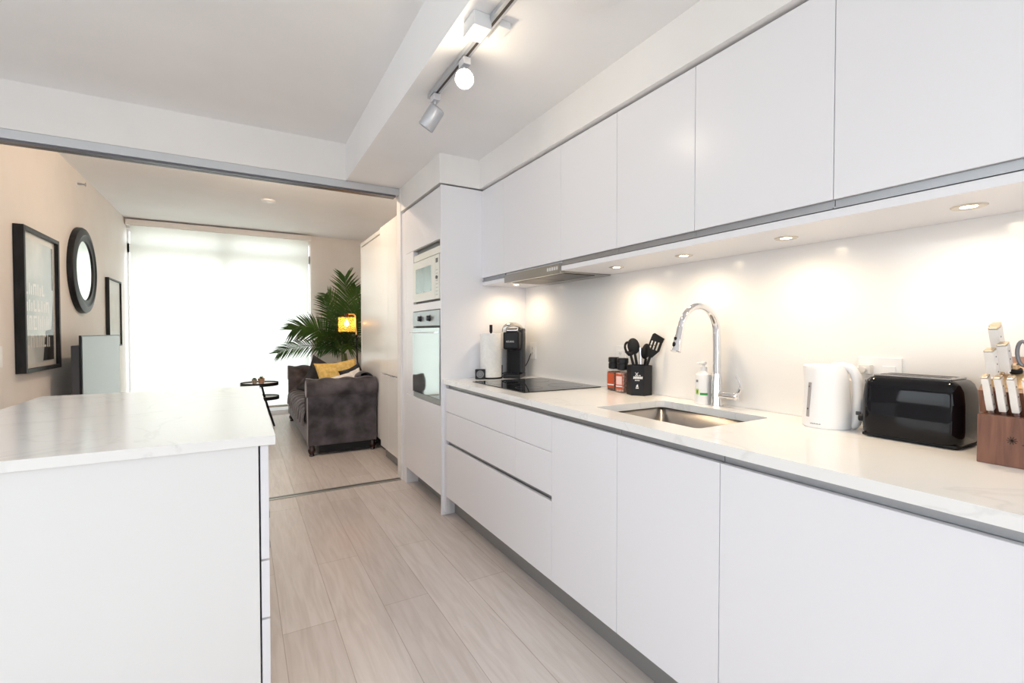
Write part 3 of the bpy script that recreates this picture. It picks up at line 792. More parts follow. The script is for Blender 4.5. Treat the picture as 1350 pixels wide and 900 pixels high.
def utensil(nm, lab, cat, base, top, roll, headfn):
    """handle tube from base to top in scene space; head built in a local frame (x across, z along)"""
    b0, t0 = Vector(base), Vector(top)
    th = thing(nm, lab, cat, base, 0, 'black kitchen utensils in the holder')
    build(MB().tube([b0, t0], [.009, .0065], 10), 'handle', M_BLACKM, th)
    z = (t0 - b0).normalized(); x = Vector((math.cos(roll), math.sin(roll), 0)); x = (x - z * x.dot(z)).normalized(); y = z.cross(x)
    Mx = Matrix((x, y, z)).transposed().to_4x4(); Mx.translation = t0
    headfn(Mx, th)
def head_slotted(Mx, th):
    # slotted turner: outline with four through slots, assembled as one blade
    m = MB(); th_ = .0016
    m.prism([(-.010, -.012), (.010, -.012), (.034, .030), (-.026, .030)], -th_, th_, 'y', M=Mx)
    xs = [(-.026, -.018), (-.011, -.002), (.005, .014), (.022, .0345)]
    for (a, b_) in xs: m.box(a, b_, -th_, th_, .030, .072, M=Mx)
    m.prism([(-.026, .072), (.0345, .072), (.038, .098), (-.016, .112), (-.024, .104)], -th_, th_, 'y', M=Mx)
    m.box(-.0185, -.0105, -th_, th_, .046, .050, M=Mx).box(.004, .0, -th_, th_, .05, .054, M=Mx)
    build(m, 'blade', M_BLACKM, th)
def head_spoon(Mx, th):
    m = MB()
    m.lathe([(0, .0), (.012, .0015), (.024, .007), (.030, .016), (.0285, .016), (.022, .009), (.010, .004), (0, .0025)], (0, 0, 0), 28, axis=(0, 1, .0), M=Mx @ Matrix.Translation((0, -.008, .036)) @ Matrix.Diagonal((1, 1, 1.35, 1)))
    build(m, 'bowl', M_BLACKM, th)
def head_ring(Mx, th):
    m = MB(); pts = [(.0185 * math.cos(a), 0, .034 + .030 * math.sin(a)) for a in [2 * PI * k / 28 for k in range(28)]]
    m.tube(pts, .0125, 10, sx=.5, M=Mx, closed=True); m.prism([(-.012, -.006), (.012, -.006), (.026, .02), (-.026, .02)], -.003, .003, 'y', M=Mx)
    m.tube([(0, 0, -.004), (0, 0, .002)], .006, 8, M=Mx)
    build(m, 'head', M_BLACKM, th)
def head_ladle(Mx, th):
    m = MB().sphere((0, .006, .038), .034, (.9, .42, 1.25), M=Mx)
    build(m, 'head', M_BLACKM, th)
zt = .935
vr = math.radians(-42)   # across the line of sight
utensil('slotted_turner', 'black slotted turner, tilted right in the holder', 'turner', (cx - .005, cy + .005, zt), (cx + .022, cy - .055, 1.125), vr, head_slotted)
utensil('pasta_server', 'black looped spoon at the left of the holder with a hole in its head', 'spoon', (cx + .0, cy - .010, zt), (cx - .020, cy + .042, 1.125), vr, head_ring)
utensil('serving_spoon', 'rounded black serving spoon just right of the looped spoon', 'spoon', (cx + .012, cy - .004, zt), (cx - .006, cy + .026, 1.13), vr, head_ladle)
utensil('soup_ladle', 'small black spoon standing behind the turner in the holder', 'spoon', (cx + .026, cy + .014, zt), (cx + .03, cy - .015, 1.105), vr + .7, head_spoon)
o = build(MB().tube([(cx + .010, cy + .0, zt), (cx + .012, cy + .004, 1.16)], [.005, .009], 12), 'steel_utensil', M_CHROME)
tag(o, 'plain steel utensil handle upright in the middle of the black holder', 'utensil')

# ------------------------------------------------------------------ coffee machine
t = thing('coffee_machine', 'black single-serve coffee machine with silver lid handle in the far corner', 'coffee machine', (1.665, 2.868, .922), math.radians(-42))
W = .060
# local: front is -y
build(MB().box(-W, W, -.100, .100, 0, .030, .006, 3), 'base', M_BLACK, t, world=False)
build(MB().box(-W, W, .005, .100, .028, .345, .010, 3), 'body', mat('machine_side', (.035, .035, .04, 1), .4, Specular_IOR_Level=.3), t, world=False)
build(MB().box(-W - .003, W - .012, -.092, .012, .198, .322, .014, 4), 'brew_head', M_BLACK, t, world=False)
build(MB().box(-W * .75, W * .62, -.002, .008, .03, .20), 'recess_panel', M_BLACKM, t, world=False)
build(MB().box(-.045, .045, -.095, -.004, .030, .036, .002), 'drip_tray', M_BLACKG, t, world=False)
build(MB().cyl((-.01, -.045, .190), .012, .010), 'nozzle', M_BLACK, t, world=False)
build(MB().box(-.050, .040, -.088, .04, .322, .336, .006, 3), 'lid', M_CHROME, t, world=False)
build(MB().tube([(-.055, -.090, .318), (-.05, -.094, .352), (-.02, -.075, .368), (.012, -.02, .372), (.036, .04, .355), (.052, .075, .315)], .010, 10, smooth=2, sx=1.6), 'lid_handle', mat('machine_silver', (.55, .53, .50, 1), .25, 1.0), t, world=False)
text_part('KEURIG', .0165, 'logo_text', M_WPRINT, t, (-.012, -.0928, .252), (PI / 2, 0, 0))
o = build(MB().tube([(1.60, 2.80, .965), (1.575, 2.83, .965), (1.555, 2.86, .95), (1.53, 2.87, .927), (1.50, 2.86, .926), (1.60, 2.95, .926), (1.74, 2.962, .93), (1.79, 2.91, 1.0), (1.805, 2.876, 1.085)], .0032, 8, smooth=2), 'power_cord', M_BLACK); adopt(o, t)

# ------------------------------------------------------------------ paper towel holder
t = thing('paper_towel_holder', 'black upright paper towel holder holding a white roll', 'paper towel holder', (1.487, 2.885, .922))
build(MB().cyl((1.487, 2.885, .922), .078, .010, bev=.002), 'base', M_BLACKM, t)
build(MB().cyl((1.487, 2.885, .93), .007, .345).cyl((1.487, 2.885, 1.238), .0105, .052, bev=.003), 'post', M_BLACKM, t)
build(MB().tube([(1.565, 2.885, .93), (1.570, 2.880, .95), (1.570, 2.880, 1.01)], .005, 8, smooth=1), 'tension_arm', M_BLACKM, t)
t = thing('paper_towel_roll', 'tall white paper towel roll on the black holder', 'paper towel', (1.487, 2.885, .932))
build(MB().lathe([(.020, .0), (.071, .0), (.073, .003), (.073, .294), (.071, .298), (.020, .298), (.018, .296), (.018, .002), (.020, 0)], (1.487, 2.885, .9325), 48), 'roll', M_PAPER, t)
# small framed box beside the roll
t = thing('small_speaker', 'small square black box with a grey round face before the towel roll', 'speaker', (1.395, 2.865, .922), math.radians(-28))
build(MB().box(-.034, .034, -.013, .013, .0, .068, .004), 'housing', M_BLACK, t, world=False)
sp = MB()
for r0, r1, y in ((.004, .010, -.0145), (.014, .018, -.0145), (.021, .0245, -.0142)):
    sp.lathe([(r0, 0), (r0, .0012), (r1, .0012), (r1, 0)], (0, -.0128, .034), 32, axis=(0, -1, 0))
build(sp, 'grille', mat('speaker_grey', (.30, .30, .32, 1), .5), t, world=False)

# ------------------------------------------------------------------ kettle
t = thing('electric_kettle', 'white plastic electric kettle with grey water gauge, left of the toaster', 'kettle', (1.708, .838, .922), math.radians(-64))
def kbody():
    m = MB(); b = m.bm; R = []
    prof = [(0, .0, .066), (.004, .0, .070), (.02, .0, .071), (.06, 0, .069), (.11, 0, .065), (.16, -.001, .061), (.190, -.003, .058), (.203, -.006, .055), (.209, -.006, .050), (.211, -.006, .02)]
    seg = 40
    for z, ox, r in prof:
        ring = []
        for k in range(seg):
            a = 2 * PI * k / seg
            x = r * math.cos(a); y = r * .92 * math.sin(a)
            if z > .12 and math.cos(a) < -.75: x -= (z - .12) * .10 * (-.75 - math.cos(a)) * 4
            ring.append(b.verts.new((x + ox - .008, y, z)))
        R.append(ring)
    for A, B in zip(R, R[1:]):
        for k in range(seg): b.faces.new((A[k], A[(k + 1) % seg], B[(k + 1) % seg], B[k]))
    b.faces.new(R[0][::-1]); b.faces.new(R[-1])
    bmesh.ops.recalc_face_normals(b, faces=b.faces)
    return m
build(kbody(), 'body', M_WHITEP, t, world=False)
build(MB().tube([(.005, 0, .202), (.040, 0, .206), (.062, 0, .196), (.074, 0, .165), (.077, 0, .12), (.076, 0, .07), (.072, 0, .02), (.058, 0, .012)], [.013, .017], 14, smooth=2, sx=1.15), 'handle', M_WHITEP, t, world=False)
Mg = Matrix.Translation((-.008, 0, 0)) @ Matrix.Rotation(math.radians(-141), 4, 'Z')
build(MB().prism([(.058, .035), (.0692, .035), (.0617, .150), (.054, .150)], -.0065, .0065, 'y', .0015, M=Mg), 'water_gauge', mat('gauge_grey', (.36, .33, .33, 1), .3), t, world=False)
build(MB().sphere((.0672, 0, .062), .003, M=Mg).sphere((.0625, 0, .136), .003, M=Mg), 'gauge_mark', M_DARKG, t, world=False)
build(MB().box(.070, .084, -.022, -.0165, .050, .062, .002), 'switch', M_DARKG, t, world=False)
lg = MB()
for k in range(8):
    a = math.radians(-128 + k * 3.4)
    lg.box(.0708, .0716, -.0015, .0012, .014, .0165 + (k % 2) * .001, M=Matrix.Translation((-.008, 0, 0)) @ Matrix.Diagonal((1, .92, 1, 1)) @ Matrix.Rotation(a, 4, 'Z'))
build(lg, 'printed_name', M_INK, t, world=False)
o = build(MB().tube([(1.745, .770, .945), (1.755, .745, .965), (1.765, .738, 1.0), (1.78, .75, 1.04), (1.790, .80, 1.07), (1.795, .84, 1.085), (1.80, .815, 1.115), (1.795, .785, 1.122)], .0048, 8, smooth=2), 'power_cord', M_WHITEP); adopt(o, t); kc = o
o = build(MB().box(1.790, XS - .0085, .758, .792, 1.100, 1.132, .004).cyl((1.79, .775, 1.116), .009, -.012 + .024, (-1, 0, 0)), 'power_plug', mat('plug_white', (.70, .68, .66, 1), .4))
adopt(o, t); plab(o, 'off-white plug')

# ------------------------------------------------------------------ toaster
t = thing('toaster', 'glossy black two-slot toaster between the kettle and knife block', 'toaster', (1.730, .608, .922), math.radians(0))
def tbody():
    m = MB(); b = m.bm; R = []
    hx, hy, r = .080, .118, .034
    prof = [(.010, -.004), (.016, 0), (.05, .002), (.12, .001), (.155, -.002), (.172, -.008), (.182, -.018), (.186, -.030)]
    for z, g in prof:
        ring = []
        for cx_, cy_, a0 in ((hx - r, hy - r, 0), (-hx + r, hy - r, 90), (-hx + r, -hy + r, 180), (hx - r, -hy + r, 270)):
            for k in range(9):
                a = math.radians(a0 + 90 * k / 8)
                ring.append(b.verts.new((cx_ + (r + g) * math.cos(a), cy_ + (r + g) * math.sin(a), z)))
        R.append(ring)
    n = len(R[0])
    for A, B in zip(R, R[1:]):
        for k in range(n): b.faces.new((A[k], A[(k + 1) % n], B[(k + 1) % n], B[k]))
    b.faces.new(R[0][::-1]); b.faces.new(R[-1])
    bmesh.ops.recalc_face_normals(b, faces=b.faces)
    return m
build(tbody(), 'shell', M_BLACKG, t, world=False, angle=50)
build(MB().box(-.055, .055, -.092, .092, .184, .190, .003), 'top_plate', mat('toaster_top', (.45, .43, .42, 1), .2, 1.0), t, world=False)
build(MB().box(-.038, -.012, -.080, .080, .1895, .1905).box(.012, .038, -.080, .080, .1895, .1905), 'bread_slots', M_GAP, t, world=False)
build(MB().box(-.074, .074, -.112, .112, .003, .012, .003), 'foot_base', M_BLACKM, t, world=False)
build(MB().box(-.025, .025, .118, .134, .062, .080, .004).cyl((-.045, .115, .05), .011, .016, 'y'), 'lever', M_BLACK, t, world=False)

# ------------------------------------------------------------------ knife block
t = thing('knife_block', 'walnut knife block with a dark star mark at the right end of the worktop', 'knife block', (1.66, .34, .922))
YK0, YK1 = .235, .433
build(MB().box(1.565, 1.80, YK0, YK1, .922, 1.040, .0015), 'base', M_WALNUT, t)
build(MB().prism([(1.603, 1.040), (1.588, 1.096), (1.60, 1.104), (1.70, 1.160), (1.775, 1.175), (1.795, 1.040)], YK0, YK1 + .006, 'y', .0012), 'upper_block', M_WALNUT, t)
build(MB().prism([(1.600, 1.1046), (1.6995, 1.1606), (1.6995, 1.1618), (1.600, 1.1058)], YK0 + .004, YK1 + .002, 'y'), 'slot_face', M_OAKTOP, t)
st = MB()
for a in range(0, 180, 36):
    Mr = Matrix.Translation((1.5648, .372, .985)) @ Matrix.Rotation(math.radians(a), 4, 'X')
    st.box(-.0004, .0003, -.0095, .0095, -.0009, .0009, M=Mr)
for k in range(2): st.box(1.5644, 1.5651, .338 + k * .010, .345 + k * .010, .976, .979).box(1.5644, 1.5651, .338 + k * .010, .340 + k * .010, .976, .990)
st.box(1.5644, 1.5651, .334, .352, .990, .9925)
build(st, 'star_mark', mat('burnt_mark', (.05, .02, .012, 1), .6), t)
def knife(base, dirv, Ls, w, d, lab, grp, cat='knife'):
    base = Vector(base); z = Vector(dirv).normalized()
    th = thing('steak_knife' if 'steak' in lab else 'kitchen_knife', lab, cat, base, 0, grp)
    x = Vector((0, 1, 0)); x = (x - z * x.dot(z)).normalized(); y = z.cross(x)
    Mx = Matrix((x, y, z)).transposed().to_4x4(); Mx.translation = base
    build(MB().lathe([(0, -.004), (w * .42, -.002), (w * .5, .004), (w * .42, .012), (0, .012)], (0, 0, 0), 16, M=Mx), 'bolster', M_CHROME, th)
    hm = MB().prism([(-d * .5, .010), (d * .42, .010), (d * .46, Ls * .35), (d * .40, Ls * .62), (d * .5, Ls * .95), (-d * .5, Ls * .95)], -w * .5, w * .5, 'x', .0018, M=Mx)
    build(hm, 'handle', M_IVORY, th)
    build(MB().box(-w * .48, w * .48, -d * .52, d * .52, Ls * .95, Ls, .0025, M=Mx), 'end_cap', mat('knife_cap', (.66, .52, .36, 1), .22, 1.0), th)
    rv = MB()
    for f in (.25, .5, .75): rv.cyl((w * .5 - .0008, d * .05, Ls * f), .0020, .0014, 'x', seg=10, M=Mx).cyl((-w * .5 - .0006, d * .05, Ls * f), .0020, .0014, 'x', seg=10, M=Mx)
    build(rv, 'rivets', M_DARKG, th)
DV = (-.34, .05, 1)
ords = ['leftmost white-handled steak knife in the front row of the block', 'second steak knife from the left in the front row of the block', 'third steak knife from the left in the front row of the block', 'fourth steak knife from the left, at the picture edge in the front row']
for k, y in enumerate((.414, .392, .370, .345)):
    knife((1.592, y, 1.041), DV, .100, .0135, .021, ords[k], 'steak knives in the front row of the block')
DV2 = (-.30, .05, 1)
for (bx, by, L_, lab) in ((1.628, .420, .078, 'wide ivory-handled knife low at the left of the second row'), (1.648, .402, .082, 'ivory-handled knife just right of the low left one in the second row'),
                          (1.672, .420, .112, 'tall ivory-handled knife, front one of the tallest pair'), (1.690, .424, .108, 'tallest ivory-handled knife at the back left of the block'),
                          (1.69, .335, .125, 'ivory-handled knife at the far right edge of the picture')):
    zb = 1.1058 + (bx - 1.600) * .56 + .002
    knife((bx, by, zb), DV2, L_, .019, .028, lab, 'large knives in the back rows of the block')
# scissors
b0 = Vector((1.665, .367, 1.1475))
t = thing('kitchen_scissors', 'grey-handled kitchen scissors standing in the knife block', 'scissors', b0)
for s, nm in ((-1, 'handle_loop'), (1, 'handle_loop')):
    pts = [b0 + Vector((-.008 - .018 * .3 * math.sin(a), s * .011 + .010 * math.cos(a), .040 + .030 * math.sin(a))) for a in [2 * PI * k / 20 for k in range(20)]]
    build(MB().tube(pts, .0042, 8, closed=True), nm, mat('scissor_grey', (.24, .25, .28, 1), .35, .4), t)
build(MB().box(b0.x - .004, b0.x + .002, b0.y - .010, b0.y + .010, b0.z - .002, b0.z + .016, .002), 'shank', M_CHROME, t)
b0 = Vector((1.650, .388, 1.139))
t = thing('sharpening_steel', 'sharpening steel with black ring collar low in the block', 'sharpening steel', b0)
build(MB().lathe([(.006, 0), (.012, .001), (.013, .006), (.012, .011), (.006, .012)], b0, 24, axis=(-.3, 0, 1)), 'collar', M_BLACK, t)
build(MB().cyl(b0 + Vector((-.003, 0, .010)), .0075, .012, (-.3, 0, 1)), 'cap', MATS['knife_cap'], t)

# ------------------------------------------------------------------ living room: pictures
def frame_pic(y0, y1, z0, z1, depth, bw, nm, lab):
    t = thing(nm, lab, 'picture', (XL, (y0 + y1) / 2, z0))
    f = MB().box(XL, XL + depth, y0, y0 + bw, z0, z1, .002).box(XL, XL + depth, y1 - bw, y1, z0, z1, .002)
    f.box(XL, XL + depth, y0 + bw, y1 - bw, z0, z0 + bw, .002).box(XL, XL + depth, y0 + bw, y1 - bw, z1 - bw, z1, .002)
    build(f, 'frame', M_FRAME, t)
    return t
t = frame_pic(4.325, 5.030, .962, 1.955, .055, .028, 'framed_print', 'large framed print in a deep black frame, nearest on the left wall')
M_PR1 = noisy('print_pale_blue', (.38, .44, .46, 1), (.70, .72, .70, 1), 2.5, .35, detail=3)
pr = build(MB().box(XL + .004, XL + .030, 4.353, 5.002, .990, 1.927), 'mount_board', mat('mount_white', (.72, .70, .66, 1), .6), t)
build(MB().box(XL + .0303, XL + .0312, 4.375, 4.955, 1.02, 1.885), 'artwork', M_PR1, t)
d = MB()
X1 = XL + .0316
def pq(*p):
    d.quad(*[(X1, y, z) for y, z in p])
pq((4.80, 1.03), (4.95, 1.03), (4.95, 1.48), (4.925, 1.38), (4.90, 1.26)); pq((4.72, 1.03), (4.80, 1.03), (4.90, 1.26), (4.78, 1.25)); pq((4.92, 1.56), (4.953, 1.56), (4.953, 1.88), (4.92, 1.88))
build(d, 'dark_shape', M_BLACKM, t, smooth=False)
d = MB(); X1 = XL + .0320
random.seed(3)
for row, (z0, hh) in enumerate(((1.50, .08), (1.385, .08), (1.255, .10), (1.13, .09))):
    y = 4.40
    while y < 4.78 + .02 * row:
        wd = random.uniform(.045, .07)
        k = random.randint(0, 3)
        st_ = .018
        pq((y, z0), (y + st_, z0), (y + st_, z0 + hh), (y, z0 + hh))
        if k in (0, 2): pq((y + st_, z0 + hh - st_), (y + wd, z0 + hh - st_), (y + wd, z0 + hh), (y + st_, z0 + hh))
        if k in (1, 2): pq((y + st_, z0), (y + wd, z0), (y + wd, z0 + st_), (y + st_, z0 + st_))
        if k in (0, 3): pq((y + wd - st_, z0), (y + wd, z0), (y + wd, z0 + hh - st_), (y + wd - st_, z0 + hh - st_))
        y += wd + .022
build(d, 'faded_lettering', mat('faded_white', (.80, .80, .78, 1), .5), t, smooth=False)
build(MB().box(XL + .036, XL + .038, 4.353, 5.002, .990, 1.927), 'glazing', thin_glass('picture_glass', (1, 1, 1, 1), 1.16), t)
t = frame_pic(6.74, 7.36, 1.075, 1.846, .035, .018, 'framed_print', 'smaller thin black framed print beyond the round mirror')
build(MB().box(XL + .003, XL + .018, 6.758, 7.342, 1.093, 1.828), 'mount_board', mat('mount_grey_white', (.66, .66, .63, 1), .4), t)
build(MB().box(XL + .0181, XL + .019, 6.87, 7.23, 1.25, 1.68), 'artwork', noisy('print_faint', (.62, .62, .58, 1), (.70, .69, .66, 1), 5, .5), t)
# round mirror
t = thing('round_mirror', 'round mirror in a broad stepped black frame on the left wall', 'mirror', (XL, 5.815, 1.81))
build(MB().lathe([(.396, 0), (.396, .030), (.388, .042), (.345, .052), (.330, .053), (.318, .045), (.298, .040), (.288, .043), (.276, .040), (.270, .030), (.268, .012)], (XL, 5.815, 1.81), 72, axis='x'), 'frame', M_FRAME, t)
build(MB().lathe([(0, .031), (.270, .031), (.270, .014)], (XL, 5.815, 1.81), 72, axis='x'), 'mirror_glass', M_MIRROR, t)

# ------------------------------------------------------------------ television on a low console
t = thing('media_console', 'low white media console against the left wall, mostly behind the island', 'console', (-1.13, 5.5, 0))
build(MB().box(XL + .013, -.93, 4.75, 6.45, .06, .46, .002), 'body', M_CAB, t)
for y0 in (4.75, 5.317, 5.884): build(MB().box(-.93, -.912, y0 + .002, y0 + .564, .065, .455, .001), 'door', M_CAB, t)
build(MB().box(XL + .02, -.96, 4.80, 6.40, 0, .06), 'plinth', M_TOE, t)
t = thing('television', 'flat television seen edge-on with a bright screen reflection by left wall', 'television', (-1.10, 5.6, .46))
build(MB().box(-1.118, -1.101, 4.93, 6.275, .515, 1.212, .003), 'bezel', M_BLACK, t)
build(MB().box(-1.1012, -1.0995, 4.945, 6.262, .53, 1.203), 'screen', M_SCREEN, t)
build(MB().box(-1.195, -1.118, 5.05, 6.15, .55, 1.130, .006), 'rear_housing', M_SCREENBACK, t)
build(MB().box(-1.20, -1.00, 5.35, 5.85, .46, .468, .003).box(-1.125, -1.10, 5.56, 5.64, .465, .53), 'stand', M_BLACK, t)

# ------------------------------------------------------------------ two-tier side table with pots
t = thing('side_table', 'round two-tier side table with black rims in front of the blind', 'side table', (.19, 6.95, 0))
M_TTOP = mat('table_top_stone', (.58, .55, .52, 1), .35)
def tier(x, y, z, r, nm):
    o = build(MB().lathe([(0, 0), (r - .006, 0), (r - .006, .016), (0, .016)], (x, y, z), 48), nm, M_TTOP, t)
    build(MB().lathe([(r - .007, -.012), (r, -.012), (r, .030), (r - .007, .030), (r - .007, -.012)], (x, y, z), 48), 'rim', M_BLACKM, o)
tier(.195, 6.95, .556, .222, 'table_top'); tier(.235, 6.95, .375, .19, 'lower_shelf')
for a in (90, 210, 330):
    c_, s_ = math.cos(math.radians(a)), math.sin(math.radians(a))
    build(MB().tube([(.19 + .03 * c_, 6.95 + .03 * s_, .556), (.20 + .06 * c_, 6.95 + .06 * s_, .38), (.21 + .17 * c_, 6.95 + .17 * s_, .01)], .014, 10, smooth=2), 'leg', M_BLACKM, t)
def pot(x, y, r, h, m, lab, spiky):
    t = thing('succulent_pot', lab, 'plant pot', (x, y, .572), group='small pots on the side table')
    build(MB().lathe([(0, 0), (r * .75, 0), (r, h * .75), (r, h), (r * .88, h), (r * .85, h * .85), (0, h * .85)], (x, y, .5725), 20), 'pot', m, t)
    lf = MB()
    for k in range(16):
        a = k * 2.4; rr = r * (.25 + .55 * (k / 16)); tz = (1 - k / 16) * .020 * spiky + .008
        p0 = Vector((x + rr * .3 * math.cos(a), y + rr * .3 * math.sin(a), .5725 + h * .85)); p1 = Vector((x + rr * 1.25 * math.cos(a), y + rr * 1.25 * math.sin(a), .5725 + h + tz))
        lf.tube([p0, (p0 + p1) / 2 + Vector((0, 0, .004)), p1], [.0055, .001], 6)
    build(lf, 'succulent', M_LEAFL if spiky > 1 else M_LEAF, t)
pot(.135, 6.92, .032, .060, M_TERRA, 'left small woven-look pot on the side table', .6)
pot(.215, 6.93, .040, .066, M_POT, 'right larger copper-coloured pot with a green succulent on the table', 1.6)

# ------------------------------------------------------------------ sofa
SYN, SYF = 5.0, 7.28       # near and far ends
SXF, SXB = .56, 1.238
t = thing('chesterfield_sofa', 'dark grey velvet chesterfield sofa with buttoned scroll arms', 'sofa', ((SXF + SXB) / 2, (SYN + SYF) / 2, 0))
def tuft(u, v, nu, nv, dep):
    """diamond buttoning: returns displacement (0..dep) for u,v in 0..1"""
    a = u * nu; b = v * nv
    s = abs(math.sin(PI * (a + b) / 1.0) ) ; q = abs(math.sin(PI * (a - b) / 1.0))
    return dep * (s * q) ** .45
ZB = .10
build(MB().box(SXF + .03, SXB - .01, SYN + .045, SYF - .045, ZB, .30, .01), 'base_frame', M_VELVET, t)
# front apron
build(MB().box(SXF + .005, SXF + .05, SYN + .19, SYF - .19, ZB, .30, .012, 3), 'front_apron', M_VELVET, t)
# seat: bench cushion with tufting, bulging over the front
ys0, ys1 = SYN + .20, SYF - .20
def seat_fn(u, v):
    y = ys0 + (ys1 - ys0) * u
    d = tuft(u, v * .78, 9, 2.2, .028)
    L_ = v * (.52 + .14 + .06)
    if L_ < .06: x, z, nx, nz = SXF - .012, .28 + L_, -1, 0
    elif L_ < .20:
        a = (L_ - .06) / .14 * PI / 2; x = SXF - .012 + .075 * (1 - math.cos(a)); z = .34 + .09 * math.sin(a); nx, nz = -math.cos(a), math.sin(a)
    else: x = SXF + .063 + (L_ - .20); z = .43; nx, nz = 0, 1
    return Vector((x + nx * d, y, z + nz * d))
m = MB().grid(seat_fn, 130, 46); m.box(SXF + .02, SXB - .12, ys0, ys1, .28, .425)
build(m, 'seat_cushion', M_VELVET, t, angle=80)
# back
def back_fn(u, v):
    y = ys0 - .02 + (ys1 - ys0 + .04) * u
    d = tuft(u, v * .72, 9, 2.4, .026)
    L_ = v * .62
    if L_ < .30: x = SXB - .20 + L_ * .12; z = .42 + L_; nx, nz = -1, .1
    else:
        a = (L_ - .30) / .32 * PI * 1.15; r = .072
        x = SXB - .092 - r * math.cos(a); z = .72 + r * math.sin(a); nx, nz = -math.cos(a), math.sin(a)
    return Vector((x + nx * d * .9, y, z + nz * d * .9))
m = MB().grid(back_fn, 130, 46); m.box(SXB - .15, SXB - .02, SYN + .10, SYF - .10, ZB, .72, .01)
build(m, 'backrest', M_VELVET, t, angle=80)
# arms: swept along x; section in yz
def arm(side):
    yo = SYN if side < 0 else SYF; s = -side        # s points inwards
    def fn(u, v):
        x = SXF - .012 + (SXB - SXF + .010) * u
        wave = .0035 * math.cos(u * PI * 7)
        # profile: inner face up, round scroll over the top, out and under to the panel
        inner_h = .30
        if v < .35:
            f = v / .35; y = yo + s * (.205 - .02 * f); z = .38 + f * inner_h * .98; ny, nz = s, 0
            d = tuft(u * .9 + .05, f * .9, 3.5, 1.5, .022)
            return Vector((x, y + ny * d, z))
        f = (v - .35) / .65; a = f * PI * 1.42
        r = .094
        cyy = yo + s * .088; czz = .672
        y = cyy + s * r * math.cos(a); z = czz + r * math.sin(a)
        if a > PI: z = czz + r * math.sin(a); y = cyy + s * r * math.cos(a)
        d = wave * (1 if f < .6 else .4) + tuft(u, min(f, .5), 3.5, 1.2, .010) * (1 if f < .45 else 0)
        return Vector((x, y + s * d * math.cos(a), z + d * math.sin(a)))
    m = MB().grid(fn, 70, 60)
    # body of the arm under the scroll
    y0, y1 = (yo + .040, yo + .19) if side < 0 else (yo - .19, yo - .040)
    m.box(SXF + .002, SXB - .004, y0, y1, ZB, .66, .008)
    # rounded scroll front
    m.cyl((SXF - .014, yo + s * .088, .672), .092, .03, 'x', seg=48, bev=.012)
    m.cyl((SXB - .014, yo + s * .088, .672), .092, .012, 'x', seg=48, bev=.004)
    o = build(m, 'armrest', M_VELVET, t, angle=80)
    tr = MB().tube([(SXF - .002, y0 if side < 0 else y1, .59), (SXF - .002, y0 if side < 0 else y1, .11)], .0045, 6)
    for k in range(28):
        tr.sphere((SXF - .003, (y0 + .004) if side < 0 else (y1 - .004), .12 + k * .0168), .0055, seg=8)
    build(tr, 'nailhead_trim', mat('pewter_nails', (.40, .35, .33, 1), .3, .9), o)
    bt = MB()
    for i, j in ((.14, .25), (.43, .25), (.71, .25), (.28, .62), (.57, .62), (.85, .62)):
        bt.sphere((SXF + (SXB - SXF) * i, yo + s * .198, .38 + j * .34), .013, (1, .7, 1), seg=10)
    build(bt, 'buttons', mat('button_velvet', (.03, .026, .028, 1), .8), o)
    return o
arm(-1); arm(1)
for x in (SXF + .035, SXB - .045):
    for y in (SYN + .06, SYF - .06):
        build(MB().lathe([(0, 0), (.020, 0), (.026, .006), (.022, .022), (.034, .045), (.036, .062), (.026, .084), (.026, .104)], (x, y, 0), 24), 'foot', M_WOODFOOT, t)
build(MB().box(SXF + .10, SXB - .02, SYN + .045, SYN + .06, .030, .104), 'under_sofa_shade', M_BLACKM, t)  # black sheet added to stand in for the deep shade under the sofa

def cushion(c, w, h, d, rot, m, lab, nm='throw_pillow', droop=0):
    t = thing(nm, lab, 'cushion', c, 0, None)
    t.rotation_euler = rot
    def fn(u, v, sg):
        a, b = 2 * u - 1, 2 * v - 1
        e = (1 - abs(a) ** 2.6) ** .5 * (1 - abs(b) ** 2.6) ** .5 if abs(a) < 1 and abs(b) < 1 else 0
        pin = 1 - .07 * (1 - abs(a * b)) * (abs(a) ** 4 + abs(b) ** 4) * .9
        x = a * w / 2 * (1 - .06 * (1 - b * b)) ; z = b * h / 2 * (1 - .06 * (1 - a * a))
        wr = .006 * math.sin(9 * a + 4 * b) * e
        return Vector((x * pin, sg * (d / 2 * e) + wr, z * pin))
    mb = MB().grid(lambda u, v: fn(u, v, 1), 28, 28); mb.grid(lambda u, v: fn(u, v, -1), 28, 28)
    bmesh.ops.remove_doubles(mb.bm, verts=mb.bm.verts, dist=1e-4)
    bmesh.ops.recalc_face_normals(mb.bm, faces=mb.bm.faces)
    build(mb, 'cover', m, t, world=False, angle=80)
    return t
R_ = math.radians
cushion((.945, 5.55, .700), .47, .46, .15, (R_(-20), R_(-5), R_(10)), M_YELLOW, 'fluffy mustard yellow cushion on the grey sofa')
cushion((.82, 5.80, .685), .46, .44, .12, (R_(-14), R_(28), R_(6)), M_CUSHB, 'black cushion behind the left side of the yellow cushion')
cushion((.98, 5.30, .650), .44, .33, .13, (R_(-28), R_(-14), R_(14)), M_CUSHW, 'cream white cushion low in front of the yellow cushion')
cushion((1.085, 5.40, .680), .30, .38, .11, (R_(-12), R_(-16), R_(30)), M_CUSHB, 'black cushion at the right against the sofa back')
cushion((1.05, 5.72, .70), .36, .38, .11, (R_(-10), R_(-6), R_(20)), M_CUSHP, 'dusty pink cushion half hidden between the yellow and black cushions')

